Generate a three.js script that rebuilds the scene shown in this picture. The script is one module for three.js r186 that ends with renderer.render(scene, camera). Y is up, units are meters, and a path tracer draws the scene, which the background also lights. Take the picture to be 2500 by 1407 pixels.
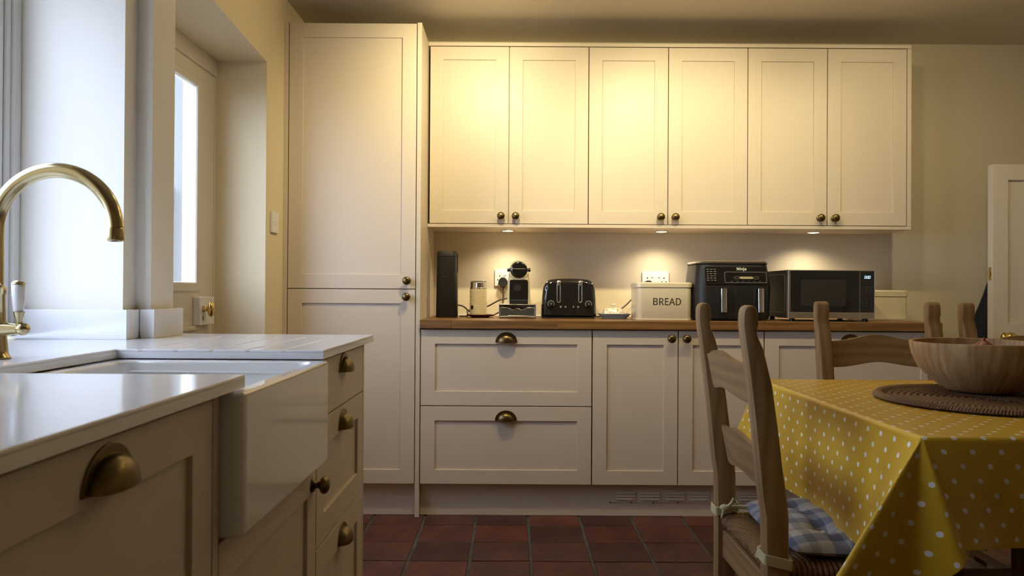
import * as THREE from 'three';
import { RoundedBoxGeometry } from 'three/addons/geometries/RoundedBoxGeometry.js';
import { TextGeometry } from 'three/addons/geometries/TextGeometry.js';
import { FontLoader } from 'three/addons/loaders/FontLoader.js';
import { mergeGeometries, toCreasedNormals, mergeVertices } from 'three/addons/utils/BufferGeometryUtils.js';
import { ImprovedNoise } from 'three/addons/math/ImprovedNoise.js';

// ------------------------------------------------------------------ camera, sky, exposure
const scene = new THREE.Scene();
const camera = new THREE.PerspectiveCamera(2 * Math.atan(703.5 / 1800) * 180 / Math.PI, 2500 / 1407, 0.05, 60);
camera.position.set(0, 1.05, 0);
camera.rotation.set(0.0052, 0, 0.006, 'YXZ');
camera.focus = 3.4; camera.userData.fStop = 9;
scene.add(camera);
scene.background = new THREE.Color(0.70, 0.84, 1.14);      // overcast daylight
scene.backgroundIntensity = 13.2;
const renderer = new THREE.WebGLRenderer();
renderer.toneMapping = THREE.LinearToneMapping;
renderer.toneMappingExposure = 0.68;
renderer.shadowMap.enabled = true;
const SPOT = 6.0, BARE = 0.5, UNDER = 1.45;                            // candela

// ------------------------------------------------------------------ helpers
let seed = 7;
const rnd = () => { seed = (seed + 0x6D2B79F5) | 0; let t = Math.imul(seed ^ (seed >>> 15), 1 | seed); t = (t + Math.imul(t ^ (t >>> 7), 61 | t)) ^ t; return ((t ^ (t >>> 14)) >>> 0) / 4294967296; };
const R = (a, b) => a + (b - a) * rnd();
const noise = new ImprovedNoise();
const fbm = (x, y, z = 0) => noise.noise(x, y, z) + 0.5 * noise.noise(2 * x, 2 * y, z + 3.1) + 0.25 * noise.noise(4 * x, 4 * y, z + 7.7);
const taken = {};
const numbered = (n) => { const k = taken[n] = (taken[n] ?? -1) + 1; return k ? n + '_' + String(k).padStart(3, '0') : n; };
function tag(o, label, category, group) { o.userData.label = label; o.userData.category = category; if (group) o.userData.group = group; return o; }
function thing(name, label, category, [x, y, z] = [0, 0, 0], turn = 0, group) {
  const g = new THREE.Group(); g.name = numbered(name); g.position.set(x, y, z); g.rotation.y = turn; scene.add(g);
  return tag(g, label, category, group);
}
function part(name, geo, m, parent) {
  const o = new THREE.Mesh(geo, m); o.name = name; o.castShadow = o.receiveShadow = true; parent.add(o); return o;
}
function single(name, geo, m, label, category, [x, y, z] = [0, 0, 0], group) {
  const o = new THREE.Mesh(geo, m); o.name = numbered(name); o.castShadow = o.receiveShadow = true; o.position.set(x, y, z); scene.add(o);
  return tag(o, label, category, group);
}
function struct(name, geo, m) { const o = geo ? new THREE.Mesh(geo, m) : new THREE.Group(); o.name = numbered(name); o.castShadow = o.receiveShadow = true; o.userData.kind = 'structure'; scene.add(o); return o; }
// box by bounds, with edges rounded by b
function bx(x0, x1, y0, y1, z0, z1, b = 0) {
  const w = Math.abs(x1 - x0), h = Math.abs(y1 - y0), d = Math.abs(z1 - z0);
  const g = b > 0 ? new RoundedBoxGeometry(w, h, d, 2, Math.min(b, w / 2.01, h / 2.01, d / 2.01)) : new THREE.BoxGeometry(w, h, d);
  return g.translate((x0 + x1) / 2, (y0 + y1) / 2, (z0 + z1) / 2);
}
const flat = (g) => { const n = g.index ? g.toNonIndexed() : g; for (const k of Object.keys(n.attributes)) if (!['position', 'normal', 'uv'].includes(k)) n.deleteAttribute(k); return n; };
const merge = (list) => mergeGeometries(list.map(flat), false);
// uv in metres from the dominant axis; along = the axis (0, 1, 2) that runs with u
function metreUV(g, along = 0, ou = 0, ov = 0) {
  const n = flat(g), p = n.attributes.position, m = n.attributes.normal, uv = new Float32Array(p.count * 2);
  for (let i = 0; i < p.count; i++) {
    const a = [Math.abs(m.getX(i)), Math.abs(m.getY(i)), Math.abs(m.getZ(i))], c = [p.getX(i), p.getY(i), p.getZ(i)];
    const k = a.indexOf(Math.max(...a)), rest = [0, 1, 2].filter((q) => q !== k);
    const u = rest.includes(along) ? along : rest[0], v = rest.find((q) => q !== u);
    uv[2 * i] = c[u] + ou; uv[2 * i + 1] = c[v] + ov;
  }
  n.setAttribute('uv', new THREE.BufferAttribute(uv, 2)); return n;
}
const lathe = (pts, seg = 32) => new THREE.LatheGeometry(pts.map(([x, y]) => new THREE.Vector2(x, y)), seg);
const tube = (pts, r, seg = 40, rs = 8, closed = false) => new THREE.TubeGeometry(new THREE.CatmullRomCurve3(pts.map((p) => new THREE.Vector3(...p)), closed), seg, r, rs, closed);
// loft of rounded rectangles: rows of { y, w, d, r, x, z }
function loft(rows, k = 6, caps = [1, 1], crease = 0.6) {
  const ring = ({ y, w, d, r, x = 0, z = 0 }) => {
    const out = [];
    for (const [sx, sz, a0] of [[1, 1, 0], [-1, 1, 90], [-1, -1, 180], [1, -1, 270]]) for (let i = 0; i <= k; i++) {
      const a = (a0 + 90 * i / k) * Math.PI / 180; out.push([x + sx * (w / 2 - r) + r * Math.cos(a), y, z + sz * (d / 2 - r) + r * Math.sin(a)]);
    }
    return out;
  };
  const rs = rows.map(ring), n = rs[0].length, P = [], I = [];
  rs.forEach((q) => q.forEach((p) => P.push(...p)));
  for (let j = 0; j < rs.length - 1; j++) for (let i = 0; i < n; i++) { const a = j * n + i, b = j * n + (i + 1) % n, c = a + n, d = b + n; I.push(a, c, b, b, c, d); }
  const cap = (j, up) => { const row = rows[j], c = P.length / 3; P.push(row.x ?? 0, row.y, row.z ?? 0); for (let i = 0; i < n; i++) { const a = j * n + i, b = j * n + (i + 1) % n; I.push(...(up ? [c, b, a] : [c, a, b])); } };
  if (caps[0]) cap(0, false); if (caps[1]) cap(rs.length - 1, true);
  const g = new THREE.BufferGeometry(); g.setAttribute('position', new THREE.Float32BufferAttribute(P, 3)); g.setIndex(I);
  const q = toCreasedNormals(g, crease); return metreUV(q, 0);
}
function rrShape(x0, x1, y0, y1, r, T = THREE.Shape) {
  const s = new T(); s.moveTo(x0 + r, y0); s.lineTo(x1 - r, y0); s.absarc(x1 - r, y0 + r, r, -Math.PI / 2, 0); s.lineTo(x1, y1 - r); s.absarc(x1 - r, y1 - r, r, 0, Math.PI / 2);
  s.lineTo(x0 + r, y1); s.absarc(x0 + r, y1 - r, r, Math.PI / 2, Math.PI); s.lineTo(x0, y0 + r); s.absarc(x0 + r, y0 + r, r, Math.PI, Math.PI * 1.5); return s;
}
function rect(x0, x1, y0, y1, T = THREE.Shape) { const s = new T(); s.moveTo(x0, y0); s.lineTo(x1, y0); s.lineTo(x1, y1); s.lineTo(x0, y1); s.closePath(); return s; }
// extrude a shape in the x-y plane from z0 to z1 with a small bevel b
function ext(shape, z0, z1, b = 0, curve = 8) {
  return new THREE.ExtrudeGeometry(shape, { depth: z1 - z0 - 2 * b, bevelEnabled: b > 0, bevelThickness: b, bevelSize: b, bevelOffset: -b, bevelSegments: 2, curveSegments: curve }).translate(0, 0, z0 + b);
}
// prism from a plan outline of [x, z] points between heights y0 and y1
function plan(pts, y0, y1) {
  const s = new THREE.Shape(pts.map(([x, z]) => new THREE.Vector2(x, -z)));
  return new THREE.ExtrudeGeometry(s, { depth: y1 - y0, bevelEnabled: false }).rotateX(-Math.PI / 2).translate(0, y0, 0);
}
function tex(w, h, fn, size = [1, 1], srgb = true) {
  const d = new Uint8Array(w * h * 4);
  for (let j = 0; j < h; j++) for (let i = 0; i < w; i++) { const c = fn(i / w, j / h), o = 4 * (j * w + i); for (let k = 0; k < 3; k++) d[o + k] = Math.max(0, Math.min(255, Array.isArray(c) ? c[k] : c)); d[o + 3] = 255; }
  const t = new THREE.DataTexture(d, w, h); t.wrapS = t.wrapT = THREE.RepeatWrapping; t.magFilter = THREE.LinearFilter; t.minFilter = THREE.LinearMipmapLinearFilter; t.generateMipmaps = true;
  if (srgb) t.colorSpace = THREE.SRGBColorSpace; t.repeat.set(1 / size[0], 1 / size[1]); t.needsUpdate = true; return t;
}
// noise that repeats over the unit square
const pn = (u, v, f, s = 0) => { const a = u * 2 * Math.PI, b = v * 2 * Math.PI, r = f / (2 * Math.PI); return noise.noise(r * Math.cos(a) + s, r * Math.sin(a) + 0.5 * r * Math.cos(b) + s, r * Math.sin(b) + s * 1.7); };
const mix = (a, b, t) => a.map((x, i) => x + (b[i] - x) * t);
const std = (o) => new THREE.MeshStandardMaterial(o);
const phys = (o) => new THREE.MeshPhysicalMaterial(o);
const lin = (r, g, b) => new THREE.Color().setRGB(r, g, b);

// ------------------------------------------------------------------ materials
const plasterBump = tex(256, 256, (u, v) => 128 + 60 * pn(u, v, 7, 1) + 40 * pn(u, v, 19, 4) + 18 * pn(u, v, 47, 9), [0.8, 0.8], false);
const paintBump = tex(128, 128, (u, v) => 128 + 40 * pn(u, v, 9, 2) + 40 * pn(u, v, 33, 5), [0.25, 0.25], false);
function woodTex(w, h, light, dark, size, rings = 9, streak = 40, s = 0) {
  return tex(w, h, (u, v) => {
    const warp = 0.35 * pn(u, v, 3, s + 1) + 0.1 * pn(u, v, 9, s + 3);
    const ring = 0.5 + 0.5 * Math.sin(2 * Math.PI * (v * rings + 1.6 * warp));
    const fine = 0.5 + 0.5 * pn(u * 0.999, v, 4, s) * 0.6 + 0.4 * noise.noise(u * 6 + s, v * streak * 4, s);
    const t = Math.max(0, Math.min(1, 0.45 * ring + 0.55 * fine)); return mix(light, dark, t);
  }, size);
}
const oak = woodTex(512, 128, [150, 112, 68], [100, 70, 38], [0.9, 0.16], 5, 40, 2);
const pine = woodTex(512, 128, [164, 132, 90], [118, 90, 56], [1.1, 0.14], 4, 34, 5);
const bowlTex = tex(512, 256, (u, v) => {
  const s = 0.5 + 0.7 * noise.noise(u * 90, v * 3 + 0.4 * Math.sin(u * 12), 2) + 0.35 * noise.noise(u * 230, v * 9, 5);
  const patch = 0.5 + 0.8 * noise.noise(u * 16, v * 3, 8);
  return mix(mix([198, 166, 116], [146, 110, 68], Math.max(0, Math.min(1, s))), [122, 88, 52], 0.4 * Math.max(0, Math.min(1, patch)));
});
const M = {};
M.wall = std({ color: lin(0.74, 0.63, 0.43), roughness: 0.85, bumpMap: plasterBump, bumpScale: 0.0016 });
M.reveal = std({ color: lin(0.80, 0.76, 0.68), roughness: 0.7, bumpMap: plasterBump, bumpScale: 0.0012 });
M.ceiling = std({ color: lin(0.66, 0.59, 0.47), roughness: 0.9, bumpMap: plasterBump, bumpScale: 0.0025 });
M.splash = std({ color: lin(0.66, 0.59, 0.45), roughness: 0.75, bumpMap: plasterBump, bumpScale: 0.0012 });
M.paint = std({ color: lin(0.63, 0.54, 0.44), roughness: 0.42, bumpMap: paintBump, bumpScale: 0.0002 });
M.carcass = std({ color: lin(0.56, 0.48, 0.38), roughness: 0.6 });
M.joinery = std({ color: lin(0.72, 0.66, 0.55), roughness: 0.4, bumpMap: paintBump, bumpScale: 0.0004 });
M.white = std({ color: lin(0.80, 0.79, 0.76), roughness: 0.35 });
M.quartz = phys({ color: lin(0.84, 0.84, 0.85), roughness: 0.14, clearcoat: 0.3, clearcoatRoughness: 0.08 });
M.ceramic = phys({ color: lin(0.80, 0.79, 0.76), roughness: 0.12, clearcoat: 0.8, clearcoatRoughness: 0.05 });
M.brass = std({ color: lin(0.17, 0.122, 0.055), metalness: 1, roughness: 0.34 });
M.tapBrass = std({ color: lin(0.50, 0.42, 0.24), metalness: 1, roughness: 0.2 });
M.goldBrass = std({ color: lin(0.75, 0.55, 0.20), metalness: 1, roughness: 0.12 });
M.oak = std({ map: oak, roughness: 0.42 });
M.pine = std({ map: pine, roughness: 0.55 });
M.black = std({ color: lin(0.008, 0.008, 0.009), roughness: 0.45 });
M.matBlack = std({ color: lin(0.011, 0.011, 0.012), roughness: 0.55 });
M.gloss = phys({ color: lin(0.008, 0.008, 0.009), roughness: 0.12, clearcoat: 1, clearcoatRoughness: 0.04 });
M.chrome = std({ color: lin(0.82, 0.82, 0.82), metalness: 1, roughness: 0.16 });
M.steel = std({ color: lin(0.60, 0.57, 0.53), metalness: 1, roughness: 0.36 });
M.cream = std({ color: lin(0.72, 0.63, 0.42), roughness: 0.35 });
M.enamel = phys({ color: lin(0.70, 0.63, 0.47), roughness: 0.3, clearcoat: 0.4, clearcoatRoughness: 0.15 });
M.dark = std({ color: lin(0.03, 0.022, 0.02), roughness: 0.6 });
M.cable = std({ color: lin(0.03, 0.018, 0.018), roughness: 0.5 });
M.glass = phys({ color: lin(1, 1, 1), transmission: 1, thickness: 0, roughness: 0.0, ior: 1.45 });
M.smoke = phys({ color: lin(0.55, 0.56, 0.56), transmission: 1, thickness: 0, roughness: 0.05, ior: 1.45 });
M.lampGlow = std({ color: lin(0.9, 0.9, 0.9), emissive: lin(1, 0.86, 0.62), emissiveIntensity: 6 });
M.print = std({ color: lin(0.012, 0.01, 0.01), roughness: 0.6 });
M.greyPrint = std({ color: lin(0.30, 0.30, 0.28), roughness: 0.5 });
M.screen = std({ color: lin(0.02, 0.02, 0.03), emissive: lin(0.55, 0.75, 1.0), emissiveIntensity: 3 });

// ------------------------------------------------------------------ the room
const ZW = -4.03, CEIL = 2.42, XR = 3.24, ZB = 1.5;
const gw = (pts, y0, y1) => metreUV(plan(pts, y0, y1), 2);
// floor: a grout bed with quarry tiles set in it
{
  const floor = struct('floor');
  const groutTex = tex(128, 128, (u, v) => { const n = 0.5 + 0.5 * pn(u, v, 30, 3) + 0.4 * pn(u, v, 9, 1); return mix([62, 62, 58], [96, 95, 88], n); }, [0.5, 0.5]);
  part('grout_bed', metreUV(bx(-1.5, XR + 0.1, -0.15, -0.006, ZW - 0.1, ZB + 0.1), 0), std({ map: groutTex, roughness: 0.9 }), floor);
  const px = 0.24, pz = 0.222, tw = 0.2285, td = 0.211, shapes = [];
  const mottle = (s) => tex(128, 128, (u, v) => { const n = 0.5 + 0.55 * pn(u, v, 5, s) + 0.35 * pn(u, v, 17, s + 2) + 0.2 * pn(u, v, 48, s + 4); return mix([150, 84, 66], [98, 56, 46], n); }, [0.45, 0.45]);
  const tms = [[1, 1, 1], [0.8, 0.78, 0.8], [1.1, 0.88, 0.82], [0.62, 0.62, 0.66], [0.9, 0.95, 0.95], [1.0, 0.8, 0.72]].map(([r, g, b], i) => std({ map: mottle(i * 3.1), color: lin(r * 0.50, g * 0.53, b * 0.58), roughness: 0.48, bumpMap: paintBump, bumpScale: 0.0016 }));
  for (let v = 0; v < 4; v++) {
    const a = R(-0.004, 0.004), b = R(-0.004, 0.004), c = R(-0.004, 0.004);
    const g = new RoundedBoxGeometry(tw, 0.016, td, 1, 0.004), p = g.attributes.position;
    for (let i = 0; i < p.count; i++) { const x = p.getX(i), z = p.getZ(i); p.setX(i, x + a * z / td + 0.5 * c * x * z / 0.02); p.setZ(i, z + b * x / tw); }
    g.computeVertexNormals(); shapes.push(metreUV(g, 0, R(0, 1), R(0, 1)));
  }
  const rest = [];
  for (let j = 0; j < 35; j++) for (let i = -4; i < 18; i++) {
    const x = -0.40 + (i + 0.5) * px, z = -3.327 - 0.111 + j * pz - 0.444, k = Math.floor(rnd() * 4), m = Math.floor(rnd() * 6), y = -0.009 + R(-0.0015, 0.001), t = R(-0.008, 0.008);
    if (x < -1.16 || x > XR - 0.1 || z < ZW || z > ZB) continue;
    if (z > -3.62 && z < -1.5 && x > -0.5 && x < 2.3) {
      const o = part('tile', shapes[k], tms[m], floor); o.position.set(x, y, z); o.rotation.y = t;
    } else rest.push(shapes[k].clone().rotateY(t).translate(x, y, z));
  }
  const o = part('far_tiles', merge(rest), tms[0], floor); o.userData.kind = 'stuff';
}
struct('ceiling', metreUV(bx(-1.5, XR + 0.1, CEIL, CEIL + 0.15, ZW - 0.1, ZB + 0.1), 0), M.ceiling);
struct('wall_back', metreUV(bx(-1.5, XR + 0.1, -0.1, CEIL + 0.05, ZW - 0.15, ZW), 0), M.splash);
struct('wall_right', metreUV(bx(XR, XR + 0.15, -0.1, CEIL + 0.05, ZW, ZB), 2), M.wall);
struct('wall_rear', metreUV(bx(-1.5, XR + 0.1, -0.1, CEIL + 0.05, ZB, ZB + 0.15), 0), M.wall);
// left wall with the window and the doorway let into it
const XO = -1.43, WZ0 = -0.85, WZ1 = -1.975, WTOP = 2.06, DZ0 = -2.176, DZ1 = -3.19, DTOP = 2.04;
{
  const w = struct('wall_left');
  part('wall_body', merge([
    gw([[XO, ZB], [-1.03, ZB], [-1.03, WZ0], [XO, WZ0]], -0.1, CEIL + 0.05),
    gw([[XO, WZ0], [-1.03, WZ0], [-1.03, WZ1], [XO, WZ1]], -0.1, 0.88),
    gw([[XO, WZ0], [-1.03, WZ0], [-1.04, WZ1], [XO, WZ1]], WTOP, CEIL + 0.05),
    gw([[XO, DZ0], [-1.005, DZ0], [-1.068, DZ1], [XO, DZ1]], DTOP, CEIL + 0.05),
    gw([[XO, DZ1], [-1.068, DZ1], [-1.068, ZW], [XO, ZW]], -0.1, CEIL + 0.05),
  ]), M.wall, w);
  part('window_pier', gw([[XO, WZ1], [-1.042, WZ1], [-1.042, -2.042], [-1.0, -2.042], [-1.0, DZ0], [XO, DZ0]], -0.1, CEIL + 0.05), M.reveal, w);
}
// window over the sink
{
  const w = struct('window_1'), x0 = -1.40, x1 = -1.335, y0 = 0.925;
  const bars = [];
  for (const [a, b] of [[WZ1, WZ1 + 0.055], [WZ0 - 0.055, WZ0], [(WZ0 + WZ1) / 2 - 0.03, (WZ0 + WZ1) / 2 + 0.03]]) bars.push(bx(x0, x1, y0, WTOP, a, b, 0.006));
  bars.push(bx(x0, x1, y0, y0 + 0.06, WZ1, WZ0, 0.006), bx(x0, x1, WTOP - 0.055, WTOP, WZ1, WZ0, 0.006));
  part('window_frame', metreUV(merge(bars), 1), M.white, w);
  for (const [a, b] of [[WZ1 + 0.05, (WZ0 + WZ1) / 2 - 0.025], [(WZ0 + WZ1) / 2 + 0.025, WZ0 - 0.05]]) {
    const s = ext((() => { const q = rect(a, b, y0 + 0.055, WTOP - 0.05); q.holes.push(rect(a + 0.045, b - 0.045, y0 + 0.10, WTOP - 0.095, THREE.Path)); return q; })(), -0.02, 0.022, 0.004);
    const c = part('casement', metreUV(s.rotateY(-Math.PI / 2).translate(-1.352, 0, 0), 1), M.white, w);
    part('pane', bx(-1.354, -1.350, y0 + 0.09, WTOP - 0.085, a + 0.035, b - 0.035), M.glass, c);
  }
  part('jamb_moulding', merge([bx(-1.335, -1.318, y0, WTOP, WZ1, WZ1 + 0.03, 0.005), bx(-1.335, -1.326, y0, WTOP, WZ1 + 0.03, WZ1 + 0.05, 0.004)]), M.white, w);
}
// glazed outer door at the back of its deep opening
{
  const d = struct('door_1'), xf = -1.292, zn = -2.20, zf = DZ1 + 0.006, top = 1.972;
  const s = rect(zn - (zn - zf), zn, 0.02, top); s.holes.push(rect(-3.045, -2.345, 1.045, 1.915, THREE.Path));
  part('leaf', metreUV(ext(s, 0, 0.045, 0.002).rotateY(-Math.PI / 2).translate(xf, 0, 0), 1), M.joinery, d);
  const bd = rect(-3.050, -2.34, 1.040, 1.92); bd.holes.push(rect(-3.008, -2.382, 1.082, 1.884, THREE.Path));
  part('glazing_bead', metreUV(ext(bd, 0, 0.03, 0.008).rotateY(-Math.PI / 2).translate(xf + 0.006, 0, 0), 1), M.joinery, d);
  part('pane', bx(xf - 0.022, xf - 0.018, 1.06, 1.9, -3.03, -2.36), M.glass, d);
  part('door_frame', metreUV(merge([bx(xf - 0.05, xf + 0.012, top, DTOP, DZ1, DZ0, 0.003), bx(xf - 0.05, xf + 0.004, 0, top, zf - 0.006, zf + 0.004), bx(xf - 0.05, xf + 0.03, 0, top, zn, DZ0)]), 1), M.joinery, d);
  part('rail_moulding', bx(xf, xf + 0.014, 0.885, 0.905, -3.03, -2.36, 0.006), M.joinery, d);
  const lock = part('rim_lock', bx(xf, xf + 0.03, 0.905, 1.022, -3.13, -2.985, 0.004), M.white, d);
  const kn = lathe([[0, 0], [0.012, 0], [0.011, 0.008], [0.007, 0.012], [0.007, 0.024], [0.016, 0.03], [0.026, 0.04], [0.027, 0.05], [0.02, 0.062], [0, 0.068]], 24).scale(0.75, 0.7, 1.2).rotateX(Math.PI / 2).rotateY(Math.PI / 2).translate(xf + 0.03, 0.972, -3.015);
  part('door_knob', kn, M.goldBrass, lock);
  part('keyhole', merge([bx(xf + 0.0295, xf + 0.031, 0.925, 0.94, -3.017, -3.013), lathe([[0, 0], [0.004, 0], [0.004, 0.001]], 12).rotateZ(-Math.PI / 2).translate(xf + 0.030, 0.94, -3.015)]), M.dark, lock);
}
// plank door standing open in front of the back wall
{
  const d = struct('door_2'), x0 = 2.446, x1 = XR - 0.02, zf = -3.75, top = 1.715;
  const s = rect(x0, x1, 0.015, top); s.holes.push(rect(x0 + 0.078, x1 - 0.085, 0.905, top - 0.08, THREE.Path), rect(x0 + 0.078, x1 - 0.085, 0.17, 0.70, THREE.Path));
  part('leaf', metreUV(ext(s, zf - 0.043, zf, 0.0015), 1), M.joinery, d);
  part('panel', bx(x0 + 0.07, x1 - 0.08, 0.895, top - 0.07, zf - 0.034, zf - 0.014), M.joinery, d);
  part('panel', bx(x0 + 0.07, x1 - 0.08, 0.16, 0.71, zf - 0.034, zf - 0.014), M.joinery, d);
  part('door_knob', lathe([[0, 0], [0.024, 0], [0.024, 0.004], [0.009, 0.008], [0.009, 0.026], [0.02, 0.032], [0.0265, 0.044], [0.025, 0.056], [0.014, 0.065], [0, 0.067]], 28).rotateX(Math.PI / 2).translate(2.508, 0.835, zf), M.goldBrass, d);
  part('latch_plate', merge([bx(x0 - 0.002, x0 + 0.001, 1.125, 1.19, zf - 0.033, zf - 0.012), bx(x0 - 0.008, x0, 1.148, 1.166, zf - 0.028, zf - 0.018, 0.002)]), M.goldBrass, d);
}
// outside: paving and a stone gatepost seen through the door glass
single('paving', bx(-14, XO, -0.2, -0.05, -14, 8), std({ color: lin(0.11, 0.11, 0.09), roughness: 0.95 }), 'dark mossy outdoor paving beyond the glazed door', 'paving');
{
  M.stone = std({ color: lin(0.17, 0.175, 0.165), roughness: 0.9, bumpMap: plasterBump, bumpScale: 0.004 });
  const g = thing('gatepost', 'pale stone gatepost outside the glazed door', 'post', [-2.72, -0.05, -6.05]);
  part('shaft', bx(-0.13, 0.13, 0, 3.4, -0.13, 0.13, 0.015), M.stone, g);
  part('cap', bx(-0.16, 0.16, 3.4, 3.48, -0.16, 0.16, 0.02), M.stone, g);
  const r = single('iron_strut', new THREE.CylinderGeometry(0.02, 0.02, 1.9, 10), std({ color: lin(0.10, 0.10, 0.12), roughness: 0.5, metalness: 0.5 }), 'thin dark slanted strut leaning on the stone gatepost outside', 'strut', [-2.76, 0.915, -5.86]);
  r.rotation.z = -0.06;
}

// ------------------------------------------------------------------ fitted cabinets
const knobGeo = flat(lathe([[0, 0], [0.0165, 0], [0.0165, 0.002], [0.0145, 0.0045], [0.0085, 0.007], [0.0068, 0.012], [0.0085, 0.0165], [0.0155, 0.0195], [0.0192, 0.0245], [0.0192, 0.028], [0.0165, 0.0335], [0.0105, 0.037], [0, 0.0385]], 32).rotateX(Math.PI / 2));
const cupGeo = (() => {
  const P = [], I = [], nt = 28, np = 12, a = 0.041, b = 0.037, c = 0.026;
  for (let j = 0; j <= np; j++) for (let i = 0; i <= nt; i++) {
    const th = Math.PI * i / nt, ph = Math.PI / 2 * j / np, e = Math.cos(ph) ** 0.8;
    P.push(a * Math.cos(th) * e, b * Math.sin(th) * e, 0.002 + c * Math.sin(ph) ** 0.9);
  }
  for (let j = 0; j < np; j++) for (let i = 0; i < nt; i++) { const q = j * (nt + 1) + i; I.push(q, q + 1, q + nt + 1, q + 1, q + nt + 2, q + nt + 1); }
  const g = new THREE.BufferGeometry(); g.setAttribute('position', new THREE.Float32BufferAttribute(P, 3)); g.setIndex(I); g.computeVertexNormals();
  g.setAttribute('uv', new THREE.Float32BufferAttribute(new Float32Array(P.length / 3 * 2), 2));
  const inner = g.clone().scale(0.93, 0.93, 0.93);
  const fl = new THREE.Shape(); fl.absellipse(0, 0, 0.051, 0.0475, 0, Math.PI); fl.closePath();
  const hole = new THREE.Path(); hole.absellipse(0, 0.001, 0.036, 0.033, 0, Math.PI); hole.closePath(); fl.holes.push(hole);
  return merge([g, inner, ext(fl, 0, 0.0035, 0.001, 24)]).translate(0, -0.02, 0);
})();
M.cup = std({ color: lin(0.17, 0.122, 0.055), metalness: 1, roughness: 0.34, side: THREE.DoubleSide });
function front(parent, name, x0, x1, y0, y1, opt = {}) {
  const fr = opt.frame ?? 0.066, t = 0.02;
  const s = rect(x0, x1, y0, y1);
  if (fr) s.holes.push(rect(x0 + fr, x1 - fr, y0 + fr, y1 - fr, THREE.Path));
  const f = part(name, metreUV(ext(s, -t, 0, 0.0012), 1), M.paint, parent);
  if (fr) part('panel', metreUV(bx(x0 + fr - 0.006, x1 - fr + 0.006, y0 + fr - 0.006, y1 - fr + 0.006, -t + 0.002, -0.0075), 1), M.paint, f);
  if (opt.knob) { const k = part('knob', knobGeo, M.brass, f); k.position.set(...opt.knob, 0); }
  if (opt.cup) { const k = part('cup_handle', cupGeo, M.cup, f); k.position.set(...opt.cup, 0); }
  return f;
}
function cabinet(name, label, cat, pos, turn, w, y0, y1, depth, group) {
  const g = thing(name, label, cat, pos, turn, group);
  part('body', metreUV(bx(0.001, w - 0.001, y0, y1, -depth, -0.0215), 1), M.carcass, g);
  return g;
}
const ZF = -3.43, ZU = -3.696, G = 0.0022;
{ // tall larder cupboard
  const w = 0.597, x = -1.0455, g = cabinet('larder_cabinet', 'tall cream two-door larder cupboard at the end of the run by the left wall', 'cabinet', [x, 0, ZF], 0, w, 0.15, 2.298, 0.597);
  front(g, 'door', G, w - G, 1.0615, 2.298, { knob: [w - 0.039, 1.0985] });
  front(g, 'door', G, w - G, 0.155, 1.0578, { knob: [w - 0.041, 1.0235] });
  single('filler_strip', metreUV(bx(-1.068, -1.047, 0.0, 2.302, ZF - 0.05, ZF, 0.001), 1), M.paint, 'narrow cream filler strip between the left wall and the larder cupboard', 'filler');
  single('end_panel', metreUV(bx(-0.4466, -0.4262, 0, 2.302, ZW + 0.001, ZF + 0.003, 0.001), 1), M.paint, 'tall cream end panel on the larder cupboard beside the wooden worktop', 'panel');
}
const wl = ['cream two-door wall cupboard next to the tall end panel, above the coffee machine', 'cream two-door wall cupboard in the middle, above the toaster and bread bin', 'cream two-door wall cupboard at the open end, above the microwave'];
for (let i = 0; i < 3; i++) {
  const w = 0.7987, g = cabinet('wall_cabinet', wl[i], 'cabinet', [-0.4185 + i * w, 0, ZU], 0, w, 1.3915, 2.2825, 0.333, 'wall cupboards');
  front(g, 'door', G, w / 2 - G, 1.3925, 2.2808, { knob: [w / 2 - 0.0385, 1.4285] });
  front(g, 'door', w / 2 + G, w - G, 1.3925, 2.2808, { knob: [w / 2 + 0.0345, 1.4285] });
}
single('cornice_board', metreUV(bx(-0.4255, 2.0, 2.2845, 2.3022, ZW + 0.001, ZU, 0.001), 0), M.paint, 'cream top board running along the tops of the wall cupboards', 'board');
single('light_pelmet', metreUV(bx(-0.4255, 2.0, 1.3735, 1.3895, ZW + 0.001, ZU, 0.001), 0), M.paint, 'cream bottom board under the wall cupboards holding the three small lights', 'board');
single('wall_end_panel', metreUV(bx(1.9795, 2.0, 1.3905, 2.2835, ZW + 0.001, ZU, 0.001), 1), M.paint, 'cream side panel closing the wall cupboards at the open end', 'panel');
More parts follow.
